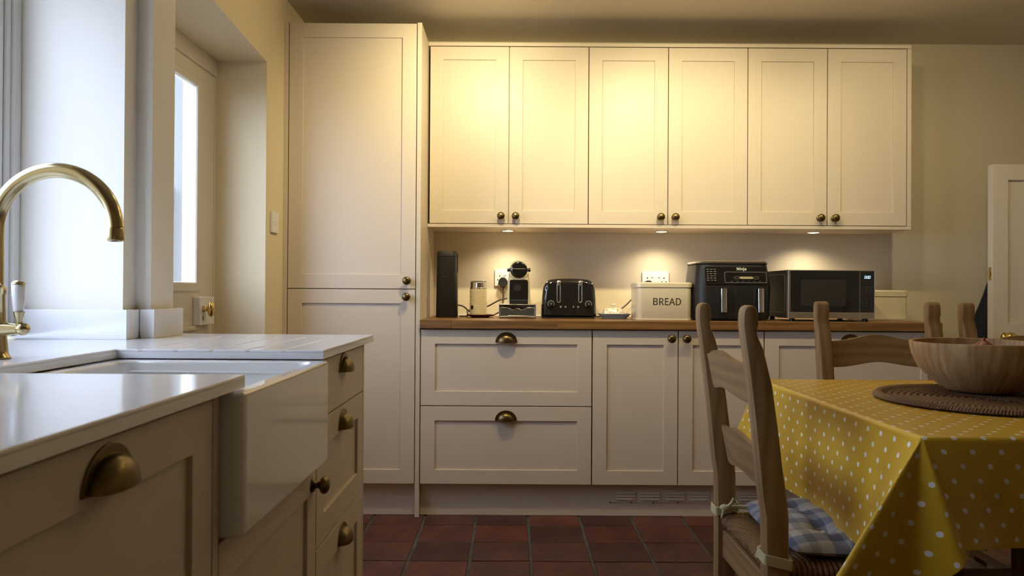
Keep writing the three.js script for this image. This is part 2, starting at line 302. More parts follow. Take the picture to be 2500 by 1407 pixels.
{
  const w = 0.799; let g;
  g = cabinet('drawer_cabinet', 'cream base unit of two deep drawers under the coffee machine', 'cabinet', [-0.4245, 0, ZF], 0, w, 0.15, 0.876, 0.55, 'base units with two drawers');
  front(g, 'drawer', G, w - G, 0.5195, 0.872, { cup: [w / 2, 0.835], frame: 0.0665 }); front(g, 'drawer', G, w - G, 0.155, 0.5155, { cup: [w / 2, 0.471], frame: 0.0665 });
  g = cabinet('base_cabinet', 'cream base cupboard with two doors under the bread bin', 'cabinet', [0.3755, 0, ZF], 0, w, 0.15, 0.876, 0.55);
  front(g, 'door', G, w / 2 - G, 0.155, 0.872, { knob: [w / 2 - 0.0345, 0.8365] }); front(g, 'door', w / 2 + G, w - G, 0.155, 0.872, { knob: [w / 2 + 0.036, 0.8365] });
  g = cabinet('drawer_cabinet', 'cream base unit of two deep drawers under the microwave', 'cabinet', [1.1755, 0, ZF], 0, w, 0.15, 0.876, 0.55, 'base units with two drawers');
  front(g, 'drawer', G, w - G, 0.5195, 0.872, { cup: [w / 2, 0.835], frame: 0.0665 }); front(g, 'drawer', G, w - G, 0.155, 0.5155, { cup: [w / 2, 0.471], frame: 0.0665 });
  single('base_end_panel', metreUV(bx(1.9755, 1.9905, 0, 0.876, ZW + 0.001, ZF, 0.001), 1), M.paint, 'cream side panel at the open end of the base units', 'panel');
}
single('plinth', metreUV(bx(-1.045, -0.448, 0.0, 0.149, ZF - 0.06, ZF - 0.042), 0), M.paint, 'cream plinth board under the larder cupboard', 'plinth');
{
  const g = thing('plinth', 'long cream plinth board with a vent grille under the base units', 'plinth', [0, 0, 0]);
  part('board', metreUV(bx(-0.425, 1.975, 0.0, 0.149, ZF - 0.06, ZF - 0.042), 0), M.paint, g);
  const zf = ZF - 0.042, gr = part('vent_grille', metreUV(bx(0.462, 1.18, 0.062, 0.117, zf - 0.002, zf + 0.003, 0.001), 0), M.paint, g);
  for (let c = 0; c < 6; c++) for (let r = 0; r < 3; r++) {
    const x = 0.497 + c * 0.115, y = 0.077 + r * 0.0135;
    const s = new THREE.Shape(); s.moveTo(0, 0); s.lineTo(0.007, 0.0005); s.lineTo(0, 0.009); s.closePath();
    part('louvre', ext(s, 0, 0.088).rotateY(-Math.PI / 2).translate(x + 0.088, y, zf + 0.003), M.paint, gr);
  }
  for (const x of [0.466, 0.567, 0.67, 0.785]) part('screw', lathe([[0, 0.0022], [0.003, 0.0015], [0.0035, 0]], 10).rotateX(Math.PI / 2).translate(x, 0.064, zf + 0.003), M.dark, gr);
}
{ // oak block worktop: staves glued edge to edge
  const g = thing('wooden_worktop', 'oiled oak block worktop along the back wall with small appliances on it', 'worktop', [0, 0, 0]);
  const oaks = [0, 1, 2, 3].map((i) => std({ map: oak, roughness: 0.42, color: [lin(1, 1, 1), lin(0.82, 0.78, 0.74), lin(1.06, 1.0, 0.92), lin(0.9, 0.88, 0.9)][i] }));
  const x0 = -0.4255, x1 = 1.992, n = 15, z0 = ZW + 0.001, z1 = -3.41, d = (z1 - z0) / n;
  for (let j = 0; j < n; j++) {
    let x = x0, first = true;
    while (x < x1 - 0.01) {
      let l = first ? R(0.15, 0.7) : R(0.45, 0.8); if (j === n - 1 && first) l = 0.148; if (x + l > x1 - 0.2) l = x1 - x;
      part('stave', metreUV(bx(x, x + l, 0.8785, 0.9175, z0 + j * d, z0 + (j + 1) * d, j === n - 1 ? 0.0015 : 0.0004), 0, R(0, 3), R(0, 3)), oaks[Math.floor(rnd() * 4)], g);
      x += l; first = false;
    }
  }
  single('sealant_bead', bx(-0.425, 1.99, 0.918, 0.9225, ZW + 0.0005, ZW + 0.0055, 0.002), M.white, 'thin white sealant bead where the wooden worktop meets the wall', 'sealant');
}

// run under the window, facing into the room
const XL = -0.437, TL = 0.917;
{
  const Q = Math.PI / 2; let g;
  g = cabinet('bin_cabinet', 'cream base unit under the white worktop with one tall front and a cup handle', 'cabinet', [XL, 0, -0.482], Q, 0.6, 0.15, 0.893, 0.56);
  front(g, 'door', G, 0.6 - G, 0.155, 0.889, { cup: [0.318, 0.856] });
  single('filler_strip', metreUV(bx(XL - 0.05, XL, 0.0, 0.893, -1.104, -1.084, 0.001), 1), M.paint, 'cream filler strip beside the white sink', 'filler');
  g = cabinet('sink_cabinet', 'cream cupboard below the white butler sink with one knobbed door', 'cabinet', [XL, 0, -1.106], Q, 0.551, 0.15, 0.66, 0.45);
  front(g, 'door', G, 0.551 - G, 0.155, 0.668, { knob: [0.519, 0.622] });
  g = cabinet('drawer_cabinet', 'cream three-drawer base unit at the end of the white worktop', 'cabinet', [XL, 0, -1.659], Q, 0.512, 0.15, 0.893, 0.56);
  front(g, 'drawer', G, 0.512 - G, 0.757, 0.889, { cup: [0.258, 0.862], frame: 0 });
  front(g, 'drawer', G, 0.512 - G, 0.4645, 0.7535, { cup: [0.258, 0.716] });
  front(g, 'drawer', G, 0.512 - G, 0.155, 0.461, { cup: [0.258, 0.421] });
  single('base_end_panel', metreUV(bx(-1.0, XL, 0, 0.895, -2.188, -2.172, 0.001), 1), M.paint, 'cream end panel of the drawer unit beside the glazed door', 'panel');
  g = cabinet('base_cabinet', 'plain cream base unit under the white worktop, farther from the sink', 'cabinet', [XL, 0, 0.12], Q, 0.6, 0.15, 0.893, 0.56);
  front(g, 'door', G, 0.6 - G, 0.155, 0.889, { knob: [0.56, 0.84] });
  single('plinth', metreUV(bx(XL - 0.06, XL - 0.042, 0, 0.149, -2.171, 0.12), 2), M.paint, 'cream plinth board under the units below the window', 'plinth');
}
{ // white stone worktop in one piece: cut-out for the sink, drainer grooves, sill in the window
  const y0 = TL - 0.02, e = 0.002, xe = -0.42;
  const outline = [[xe, 0.12], [xe, -1.163], [-0.88, -1.163], [-0.88, -1.645], [xe, -1.645], [xe, -2.24], [-1.0, -2.24], [-1.0, -2.043], [-1.041, -2.043], [-1.041, WZ1 + 0.001], [-1.334, WZ1 + 0.001], [-1.334, WZ0 - 0.001], [-1.0295, WZ0 - 0.001], [-1.0295, 0.12]];
  const s = new THREE.Shape(outline.map(([x, z]) => new THREE.Vector2(x, -z)));
  const grooves = [-0.83, -0.75, -0.67, -0.59, -0.51];
  const pieces = [];
  const body = new THREE.ExtrudeGeometry(s, { depth: 0.0145, bevelEnabled: false }).rotateX(-Math.PI / 2).translate(0, y0, 0);
  pieces.push(body);
  const gh = new THREE.Shape(outline.map(([x, z]) => new THREE.Vector2(x, -z)));
  // top skin with the grooves left open towards the sink
  const gz0 = -1.645, gz1 = -2.10, gwid = 0.005, pts = [];
  outline.forEach(([x, z], i) => {
    pts.push([x, z]);
    if (i === 3) for (const gx of grooves) pts.push([gx - gwid, gz0], [gx - gwid * 0.6, gz1], [gx + gwid * 0.6, gz1], [gx + gwid, gz0]);
  });
  const top = new THREE.Shape(pts.map(([x, z]) => new THREE.Vector2(x, -z)));
  pieces.push(new THREE.ExtrudeGeometry(top, { depth: 0.0025, bevelEnabled: true, bevelThickness: 0.0015, bevelSize: 0.0015, bevelOffset: -0.0015, bevelSegments: 2 }).rotateX(-Math.PI / 2).translate(0, y0 + 0.016, 0));
  single('stone_worktop', metreUV(merge(pieces), 2), M.quartz, 'polished white stone worktop with drainer grooves under the window', 'worktop');
  const u = thing('stone_upstand', 'low white stone upstand around the window pier on the white worktop', 'upstand', [0, 0, 0]), h = TL + 0.079;
  part('upstand_piece', bx(-1.318, -1.021, TL, h, WZ1, WZ1 + 0.02, 0.0015), M.quartz, u);
  part('upstand_piece', bx(-1.041, -1.021, TL, h, -2.0215, WZ1 - 0.0005, 0.0015), M.quartz, u);
  part('upstand_piece', bx(-1.0205, -0.98, TL, h, -2.0415, -2.0215, 0.0015), M.quartz, u);
  part('upstand_piece', bx(-0.9995, -0.98, TL, h, -2.2, -2.042, 0.0015), M.quartz, u);
}
{ // butler sink
  const g = thing('butler_sink', 'white glazed butler sink with a deep front apron', 'sink', [0, 0, 0]);
  const x0 = -0.872, x1 = -0.402, z0 = -1.632, z1 = -1.108, y0 = 0.676, y1 = 0.8955;
  const s = rrShape(x0, x1, -z1, -z0, 0.018); s.holes.push(rrShape(x0 + 0.03, x1 - 0.03, -z1 + 0.03, -z0 - 0.03, 0.035, THREE.Path));
  const wall = new THREE.ExtrudeGeometry(s, { depth: y1 - y0 - 0.012, bevelEnabled: true, bevelThickness: 0.006, bevelSize: 0.006, bevelOffset: -0.006, bevelSegments: 4, curveSegments: 8 }).rotateX(-Math.PI / 2).translate(0, y0 + 0.006, 0);
  part('basin', merge([wall, bx(x0 + 0.012, x1 - 0.012, y0 + 0.002, y0 + 0.025, z0 + 0.012, z1 - 0.012), bx(x0 + 0.02, x1 - 0.02, y1 - 0.026, y1 - 0.021, z0 + 0.024, z0 + 0.036, 0.002)]), M.ceramic, g);
  part('waste', lathe([[0, 0.003], [0.028, 0.003], [0.042, 0.001], [0.042, 0]], 24).translate(-0.64, y0 + 0.025, -1.37), M.chrome, g);
}
{ // brass swan-neck tap
  const g = thing('kitchen_tap', 'brass swan-neck tap with white ceramic lever handles behind the sink', 'tap', [-0.978, TL, -1.395]);
  part('body', lathe([[0, 0], [0.027, 0], [0.027, 0.004], [0.0235, 0.008], [0.0225, 0.016], [0.0195, 0.045], [0.018, 0.09], [0.0165, 0.12], [0.0185, 0.125], [0.0185, 0.135], [0.015, 0.14], [0, 0.14]], 32), M.tapBrass, g);
  const pts = [[0, 0.12, 0], [0, 0.18, 0]], r = 0.114, cy = 0.244; for (let i = 0; i <= 16; i++) { const a = Math.PI - Math.PI * 0.985 * i / 16; pts.push([r + r * Math.cos(a), cy + r * Math.sin(a), 0]); }
  const sp = part('spout', tube(pts, 0.0142, 90, 20), M.tapBrass, g);
  part('nozzle', lathe([[0.0115, -0.002], [0.0155, 0], [0.0157, 0.02], [0.0148, 0.022], [0.0148, 0.024]], 24).rotateZ(0.03).translate(2 * r - 0.001, 0.226, 0), M.tapBrass, sp);
  for (const s of [1, -1]) {
    const L = part('valve_arm', merge([new THREE.CylinderGeometry(0.0085, 0.014, 0.044, 20).rotateZ(-s * Math.PI / 2).translate(s * 0.032, 0.057, 0), new THREE.SphereGeometry(0.0125, 20, 14).translate(s * 0.053, 0.057, 0), lathe([[0.006, 0], [0.0055, 0.01], [0.0095, 0.024], [0.0095, 0.026]], 16).translate(s * 0.046, 0.064, 0)]), M.tapBrass, g);
    part('ceramic_lever', lathe([[0, 0], [0.0082, 0], [0.0102, 0.02], [0.0112, 0.045], [0.0112, 0.052], [0, 0.053]], 20).translate(s * 0.0445, 0.0895, 0), M.ceramic, L);
    part('lever_cap', lathe([[0.0118, 0], [0.0118, 0.002], [0.007, 0.006], [0, 0.0075]], 20).translate(s * 0.0445, 0.142, 0), M.tapBrass, L);
  }
}

// ------------------------------------------------------------------ lamps
M.trim = std({ color: lin(0.55, 0.53, 0.5), metalness: 1, roughness: 0.3 });
const ul = ['round cabinet light over the coffee machine', 'round cabinet light over the bread bin', 'round cabinet light over the microwave'];
[-0.024, 0.783, 1.582].forEach((x, i) => {
  const g = thing('cabinet_light', ul[i] + ', set in the bottom board', 'light', [x, 1.3735, -3.872], 0, 'lights under the wall cupboards');
  part('bezel', lathe([[0.029, 0.001], [0.029, -0.004], [0.0345, -0.004], [0.0355, 0]], 32), M.trim, g);
  part('lens', lathe([[0, -0.006], [0.02, -0.0055], [0.029, -0.0035], [0.029, 0]], 32), M.lampGlow, g);
  const l = new THREE.SpotLight(lin(1, 0.84, 0.58), UNDER, 0, 1.3, 1, 2); l.position.set(0, -0.012, 0); l.target.position.set(0, -1, 0.04); l.castShadow = true; l.shadow.radius = 1.3; g.add(l, l.target);
});
const aims = [[-0.08, [-0.18, 1.6], 1.2, 'opposite the larder end', 1.05], [0.72, [0.82, 1.62], 1.0, 'second along the row', 0.82], [1.25, [1.32, 1.6], 0.2, 'third along the row', 0.9], [1.76, [2.0, 1.5], 0.3, 'at the open end of the row', 0.95]];
aims.forEach(([x, [tx, ty], k, where, cone]) => {
  const g = thing('ceiling_spotlight', 'small brass ceiling spotlight with a round bulb, ' + where, 'light', [x, 2.3, -2.68], 0, 'ceiling spotlights');
  const dir = new THREE.Vector3(tx - x, ty - 2.3, ZU + 2.68).normalize(), q = new THREE.Quaternion().setFromUnitVectors(new THREE.Vector3(0, -1, 0), dir), m4 = new THREE.Matrix4().makeRotationFromQuaternion(q);
  part('mount', merge([lathe([[0, 0.12], [0.04, 0.12], [0.04, 0.105], [0, 0.1]], 24), new THREE.CylinderGeometry(0.006, 0.006, 0.08, 10).translate(0, 0.07, 0)]), M.tapBrass, g);
  part('head', lathe([[0.0, 0.075], [0.018, 0.073], [0.026, 0.055], [0.028, 0.024], [0.026, 0.024]], 24).applyMatrix4(m4), M.tapBrass, g);
  part('bulb', new THREE.SphereGeometry(0.031, 24, 16), M.lampGlow, g);
  const warm = lin(1, 0.84, 0.47), l = new THREE.SpotLight(warm, SPOT * k, 0, cone, 1, 2), p = new THREE.PointLight(warm, BARE, 0, 2);
  l.position.copy(dir).multiplyScalar(0.064); l.target.position.copy(dir); for (const q of [l, p]) { q.castShadow = true; q.shadow.radius = 1.4; } g.add(l, l.target, p);
});

// ------------------------------------------------------------------ on the wooden worktop
const WT = 0.918;
M.lidMetal = std({ color: lin(0.80, 0.76, 0.66), metalness: 1, roughness: 0.34 });
M.steelDark = std({ color: lin(0.10, 0.10, 0.10), metalness: 1, roughness: 0.4 });
const sans = await new FontLoader().loadAsync('fonts/droid/droid_sans_regular.typeface.json');
const sansBold = await new FontLoader().loadAsync('fonts/droid/droid_sans_bold.typeface.json');
const text = (font, str, size, depth) => { const g = new TextGeometry(str, { font, size, depth, curveSegments: 5, bevelEnabled: false }); g.computeBoundingBox(); const b = g.boundingBox; return g.translate(-(b.min.x + b.max.x) / 2, -(b.min.y + b.max.y) / 2, 0); };
const disc = (r, t, seg = 24) => lathe([[0, t], [r, t], [r, 0]], seg).rotateX(Math.PI / 2);
const ring = (r0, r1, t, a0 = 0, a1 = Math.PI * 2, seg = 28) => {
  const s = new THREE.Shape(); s.absarc(0, 0, r1, a0, a1, false); s.absarc(0, 0, r0, a1, a0, true); return ext(s, 0, t, 0, seg);
};
{ // tall black canister
  const g = thing('drinks_canister', 'tall matt black lidded column beside the larder end panel', 'canister', [-0.333, WT, -3.79]);
  part('body', loft([{ y: 0, w: 0.106, d: 0.106, r: 0.03 }, { y: 0.004, w: 0.109, d: 0.109, r: 0.03 }, { y: 0.309, w: 0.103, d: 0.103, r: 0.03 }], 8), M.matBlack, g);
  part('lid', loft([{ y: 0.3105, w: 0.104, d: 0.104, r: 0.03 }, { y: 0.331, w: 0.102, d: 0.102, r: 0.03 }, { y: 0.3365, w: 0.096, d: 0.096, r: 0.03 }, { y: 0.3375, w: 0.09, d: 0.09, r: 0.03 }], 8), M.matBlack, g);
  part('lid_clip', bx(0.05, 0.056, 0.23, 0.325, 0.0, 0.02, 0.002), M.black, g);
  part('badge', disc(0.009, 0.001).scale(1, 0.45, 1).translate(-0.006, 0.205, 0.0528), M.steelDark, g);
}
{ // milk frother on a dark red dish
  const pos = [-0.172, WT, -3.775];
  const t = thing('serving_dish', 'small dark red dish under the milk frother', 'dish', [pos[0] + 0.01, WT, pos[2]]);
  part('rim', loft([{ y: 0, w: 0.085, d: 0.085, r: 0.02 }, { y: 0.004, w: 0.095, d: 0.095, r: 0.022 }, { y: 0.014, w: 0.14, d: 0.13, r: 0.03 }, { y: 0.016, w: 0.14, d: 0.13, r: 0.03 }, { y: 0.008, w: 0.095, d: 0.095, r: 0.022 }], 8), std({ color: lin(0.10, 0.022, 0.02), roughness: 0.25 }), t);
  const g = thing('milk_frother', 'cream ribbed milk frother with a chrome collar', 'frother', [pos[0], WT + 0.009, pos[2]]);
  const pr = [[0, 0], [0.043, 0], [0.0435, 0.003]]; const n = 15; for (let i = 0; i < n; i++) { const y = 0.005 + i * 0.0086; pr.push([0.0442, y], [0.0445, y + 0.004], [0.0442, y + 0.0068], [0.0431, y + 0.0074], [0.0431, y + 0.0082]); } pr.push([0.044, 0.137], [0, 0.137]);
  part('ribbed_body', toCreasedNormals(lathe(pr, 40), 0.5), M.cream, g);
  part('base_ring', lathe([[0, -0.001], [0.0446, -0.001], [0.0446, 0.006], [0.043, 0.006]], 40), std({ color: lin(0.07, 0.02, 0.018), roughness: 0.4 }), g);
  part('chrome_collar', lathe([[0.0435, 0.137], [0.0445, 0.1375], [0.0445, 0.142], [0.0415, 0.145], [0.0415, 0.168], [0.0405, 0.17]], 40), M.chrome, g);
  part('lid', lathe([[0, 0.178], [0.035, 0.178], [0.0425, 0.175], [0.0425, 0.172], [0.04, 0.1695]], 40), M.smoke, g);
  part('button', disc(0.009, 0.003, 20).scale(0.85, 1.15, 1).rotateY(-0.72).translate(-0.029, 0.044, 0.0325), M.black, g);
}
{ // double socket behind the coffee machine and the black plug in it
  const s = (x, y, name, label) => {
    const g = thing(name, label, 'socket', [x, y, ZW]);
    part('face_plate', bx(-0.0735, 0.0735, -0.045, 0.045, 0.001, 0.0105, 0.003), M.white, g);
    for (const k of [-1, 1]) {
      part('rocker', bx(k * 0.018 - 0.007, k * 0.018 + 0.007, 0.013, 0.033, 0.009, 0.0135, 0.0015), M.white, g);
      part('pin_hole', merge([bx(k * 0.045 - 0.003, k * 0.045 + 0.003, 0.006, 0.014, 0.0102, 0.0112), bx(k * 0.045 - 0.0145, k * 0.045 - 0.0075, -0.013, -0.008, 0.0102, 0.0112), bx(k * 0.045 + 0.0075, k * 0.045 + 0.0145, -0.013, -0.008, 0.0102, 0.0112)]), M.dark, g);
    }
    return g;
  };
  s(-0.0215, 1.126, 'wall_socket', 'white double wall socket half behind the coffee machine');
  s(0.783, 1.12, 'wall_socket', 'white double wall socket above the bread bin');
  const plug = (x, y, label, cablePts) => {
    const g = thing('mains_plug', label, 'plug', [x, y, ZW + 0.012]);
    const sh = new THREE.Shape(); sh.moveTo(-0.011, -0.032); sh.lineTo(0.011, -0.032); sh.quadraticCurveTo(0.014, -0.02, 0.025, -0.012); sh.lineTo(0.025, 0.002); sh.quadraticCurveTo(0.02, 0.016, 0.006, 0.025); sh.lineTo(-0.006, 0.025); sh.quadraticCurveTo(-0.02, 0.016, -0.025, 0.002); sh.lineTo(-0.025, -0.012); sh.quadraticCurveTo(-0.014, -0.02, -0.011, -0.032);
    part('plug_body', ext(sh, 0, 0.026, 0.005), M.black, g);
    if (cablePts) part('flex', tube(cablePts, 0.0036, 40, 8), M.cable, g);
    return g;
  };
  plug(-0.049, 1.105, 'black mains plug in the socket by the coffee machine', [[0, -0.03, 0.013], [0.002, -0.06, 0.016], [0.0, -0.12, 0.03], [0.004, -0.15, 0.06], [0.05, -0.165, 0.1], [0.09, -0.16, 0.12]]);
  plug(0.742, 1.092, 'black mains plug just behind the bread bin lid', null);
}
{ // capsule drawer with the coffee machine on top
  const g = thing('capsule_drawer', 'chrome and smoked glass capsule drawer under the coffee machine', 'drawer', [0.028, WT, -3.75]);
  part('frame', merge([bx(-0.093, -0.089, 0.004, 0.07, -0.15, 0.06, 0.001), bx(0.089, 0.093, 0.004, 0.07, -0.15, 0.06, 0.001), bx(-0.093, 0.093, 0.066, 0.07, -0.15, 0.06, 0.001), bx(-0.093, 0.093, 0.003, 0.009, -0.15, 0.062, 0.001), bx(-0.093, 0.093, 0.004, 0.066, -0.15, -0.146)]), M.steel, g);
  const sh = new THREE.Shape(); sh.moveTo(-0.085, 0.014); sh.lineTo(0.085, 0.014); sh.lineTo(0.085, 0.052); sh.lineTo(0.05, 0.052); sh.lineTo(0.022, 0.04); sh.lineTo(0, 0.05); sh.lineTo(-0.022, 0.04); sh.lineTo(-0.05, 0.052); sh.lineTo(-0.085, 0.052); sh.closePath();
  const df = part('drawer_front', ext(sh, 0.056, 0.060, 0.001), std({ color: lin(0.07, 0.075, 0.07), roughness: 0.25, metalness: 0.3 }), g);
  part('front_outline', tube([[-0.085, 0.014, 0.06], [-0.085, 0.051, 0.06], [-0.05, 0.052, 0.06], [-0.022, 0.041, 0.06], [0, 0.05, 0.06], [0.022, 0.041, 0.06], [0.05, 0.052, 0.06], [0.085, 0.051, 0.06], [0.085, 0.014, 0.06]], 0.0012, 80, 6), M.chrome, df);
  part('handle_bar', bx(-0.05, 0.05, 0.008, 0.013, 0.06, 0.067, 0.002), M.chrome, g);
  part('tray', bx(-0.086, 0.086, 0.009, 0.014, -0.14, 0.056), M.steel, g);
  for (const x of [-0.062, -0.021, 0.021, 0.062]) { const c = single('coffee_capsule', lathe([[0, 0], [0.0185, 0], [0.0185, 0.002], [0.0145, 0.003], [0.011, 0.026], [0, 0.029]], 20), std({ color: lin(0.02, 0.018, 0.018), metalness: 0.8, roughness: 0.35 }), 'dark domed coffee capsule lying in the glass drawer', 'capsule', [0.028 + x, WT + 0.03, -3.722], 'capsules in the drawer'); c.position.y = WT + 0.0142; }
  const m = thing('coffee_machine', 'cream and black pod coffee machine standing on the capsule drawer', 'coffee machine', [0.034, WT + 0.0705, -3.76]);
  const body = rrShape(-0.057, 0.057, 0.0, 0.13, 0.018);
  part('column', loft([{ y: 0, w: 0.117, d: 0.2, r: 0.02, z: -0.04 }, { y: 0.11, w: 0.112, d: 0.19, r: 0.02, z: -0.045 }, { y: 0.15, w: 0.1, d: 0.18, r: 0.02, z: -0.045 }, { y: 0.19, w: 0.09, d: 0.17, r: 0.03, z: -0.045 }], 6), M.cream, m);
  part('head', merge([new THREE.CylinderGeometry(0.049, 0.049, 0.15, 40).rotateX(Math.PI / 2).translate(0, 0.172, -0.02), bx(-0.048, 0.048, 0.115, 0.172, -0.09, 0.05, 0.01)]), M.cream, m);
  const fc = part('head_face', lathe([[0, 0.008], [0.03, 0.0075], [0.0405, 0.005], [0.0425, 0]], 40).rotateX(Math.PI / 2).translate(0, 0.172, 0.0552), M.gloss, m);
  part('face_seam', bx(-0.033, 0.033, 0.1765, 0.178, 0.0615, 0.0638, 0.0007), M.steel, fc);
  for (const s of [-1, 1]) part('side_lug', new THREE.CylinderGeometry(0.0095, 0.0095, 0.016, 20).rotateZ(Math.PI / 2).translate(s * 0.0505, 0.172, 0.05), M.black, m);
  part('front_panel', ext(rrShape(-0.047, 0.047, 0.002, 0.123, 0.012), 0.0558, 0.062, 0.0015), M.gloss, m);
  // dotted print on the panel
  const dots = []; for (let i = 0; i < 70; i++) { const a = i * 2.4, r = 0.0022 * Math.sqrt(i); dots.push(new THREE.CircleGeometry(0.0006, 6).translate(-0.006 + r * Math.cos(a), 0.082 + r * 0.9 * Math.sin(a), 0.0623)); }
  part('dot_print', merge(dots), M.greyPrint, m);
  part('drip_tray', bx(-0.046, 0.046, 0.0, 0.022, 0.062, 0.072, 0.003), M.black, m);
}
single('machine_flex', tube([[0.0, WT + 0.1, -3.83], [-0.06, WT + 0.09, -3.84], [-0.13, WT + 0.055, -3.84], [-0.2, WT + 0.04, -3.85], [-0.232, WT + 0.03, -3.835], [-0.225, WT + 0.008, -3.82], [-0.25, WT + 0.0045, -3.83], [-0.272, WT + 0.0045, -3.84]], 0.0038, 60, 8), M.cable, 'dark flex looping behind the milk frother to the coffee machine', 'flex');
single('canister_flex', tube([[-0.285, WT + 0.062, -3.85], [-0.255, WT + 0.055, -3.855], [-0.225, WT + 0.03, -3.86], [-0.19, WT + 0.006, -3.86], [-0.11, WT + 0.006, -3.86], [-0.06, WT + 0.03, -3.865], [-0.02, WT + 0.075, -3.87]], 0.0038, 60, 8), M.cable, 'dark flex from the black column trailing along the worktop', 'flex');
{ // four-slice toaster
  const g = thing('toaster', 'glossy black four-slice toaster with chrome lever slots', 'toaster', [0.289, WT, -3.715]);
  const s = new THREE.Shape(); s.moveTo(-0.139, 0.006); s.lineTo(0.139, 0.006); s.quadraticCurveTo(0.139, 0.1, 0.131, 0.155); s.quadraticCurveTo(0.124, 0.192, 0.09, 0.197); s.quadraticCurveTo(0, 0.207, -0.09, 0.197); s.quadraticCurveTo(-0.124, 0.192, -0.131, 0.155); s.quadraticCurveTo(-0.139, 0.1, -0.139, 0.006);
  part('shell', toCreasedNormals(new THREE.ExtrudeGeometry(s, { depth: 0.15, bevelEnabled: true, bevelThickness: 0.03, bevelSize: 0.026, bevelOffset: -0.026, bevelSegments: 6, curveSegments: 14 }).translate(0, 0, -0.18), 0.7), M.gloss, g);
  part('foot_plinth', bx(-0.13, 0.13, 0, 0.008, -0.19, -0.01, 0.002), M.black, g);
  for (const x of [-0.053, 0.056]) {
    const q = rrShape(x - 0.0105, x + 0.0105, 0.078, 0.182, 0.0104); q.holes.push(rrShape(x - 0.0055, x + 0.0055, 0.083, 0.177, 0.0054, THREE.Path));
    const sl = part('lever_slot', ext(q, -0.002, 0.002, 0.001), M.chrome, g);
    part('lever', merge([new THREE.SphereGeometry(0.0115, 20, 14).scale(1, 0.9, 0.8).translate(x, 0.182, 0.008), bx(x - 0.003, x + 0.003, 0.165, 0.185, -0.004, 0.006, 0.001)]), M.chrome, sl);
  }
  for (const x of [-0.092, 0.097]) {
    const d = part('dial', lathe([[0, 0.016], [0.011, 0.016], [0.0125, 0.014], [0.0125, 0]], 28).rotateX(Math.PI / 2).translate(x, 0.073, 0), M.black, g);
    part('dial_scale', ring(0.0145, 0.0172, 0.0014, -0.6, Math.PI + 0.9).translate(x, 0.073, 0), M.greyPrint, d);
    part('dial_pointer', bx(x - 0.003, x + 0.003, 0.070, 0.076, 0.0155, 0.0168, 0.0008), M.greyPrint, d);
  }
  for (const x of [-0.043, -0.019, 0.021, 0.045]) part('button', merge([disc(0.0048, 0.004, 16), ring(0.0034, 0.0046, 0.0046)]).translate(x, 0.058, 0), M.steel, g);
}
{ // butter dish on a grey-blue tray
  const g = thing('butter_tray', 'grey-blue flared tray under the floral butter dish', 'tray', [0.518, WT, -3.74]);
  part('tray', loft([{ y: 0, w: 0.115, d: 0.09, r: 0.015 }, { y: 0.003, w: 0.118, d: 0.092, r: 0.016 }, { y: 0.024, w: 0.16, d: 0.125, r: 0.02 }, { y: 0.0255, w: 0.156, d: 0.121, r: 0.02 }, { y: 0.008, w: 0.116, d: 0.09, r: 0.016 }], 6), std({ color: lin(0.22, 0.25, 0.30), roughness: 0.3 }), g);
  const c = tex(256, 256, (u, v) => {
    let col = [236, 230, 214]; for (let i = 0; i < 26; i++) { const a = Math.sin(i * 12.9898) * 43758.5453, b = Math.sin(i * 78.233) * 12543.345, x = a - Math.floor(a), y = b - Math.floor(b), r = 0.025 + 0.03 * ((i * 7) % 5) / 5, d = Math.hypot(u - x, (v - y) * 1.2) * (1 + 0.3 * Math.sin(5 * Math.atan2(v - y, u - x) + i)); if (d < r) col = [[150, 52, 92], [92, 110, 58], [196, 120, 140], [118, 128, 70], [206, 178, 90]][i % 5]; } return col;
  }, [0.055, 0.055]);
  const l = thing('butter_dish', 'white butter dish lid painted with flowers, standing on the tray', 'butter dish', [0.513, WT + 0.0085, -3.74]);
  part('cover', loft([{ y: 0, w: 0.11, d: 0.082, r: 0.012 }, { y: 0.034, w: 0.096, d: 0.068, r: 0.014 }, { y: 0.042, w: 0.086, d: 0.058, r: 0.02 }, { y: 0.045, w: 0.06, d: 0.036, r: 0.017 }], 6, [1, 1], 0.9), std({ map: c, roughness: 0.2 }), l);
  part('finial', lathe([[0, 0.044], [0.006, 0.045], [0.0055, 0.051], [0.0095, 0.056], [0.0145, 0.061], [0.0145, 0.064], [0.009, 0.066], [0, 0.0665]], 20), std({ color: lin(0.8, 0.76, 0.66), roughness: 0.2 }), l);
}
single('toaster_flex', tube([[0.43, WT + 0.006, -3.86], [0.47, WT + 0.006, -3.87], [0.53, WT + 0.02, -3.9], [0.6, WT + 0.055, -3.95], [0.66, WT + 0.11, -3.98]], 0.004, 40, 8), M.cable, 'dark flex rising behind the butter dish to the socket', 'flex');
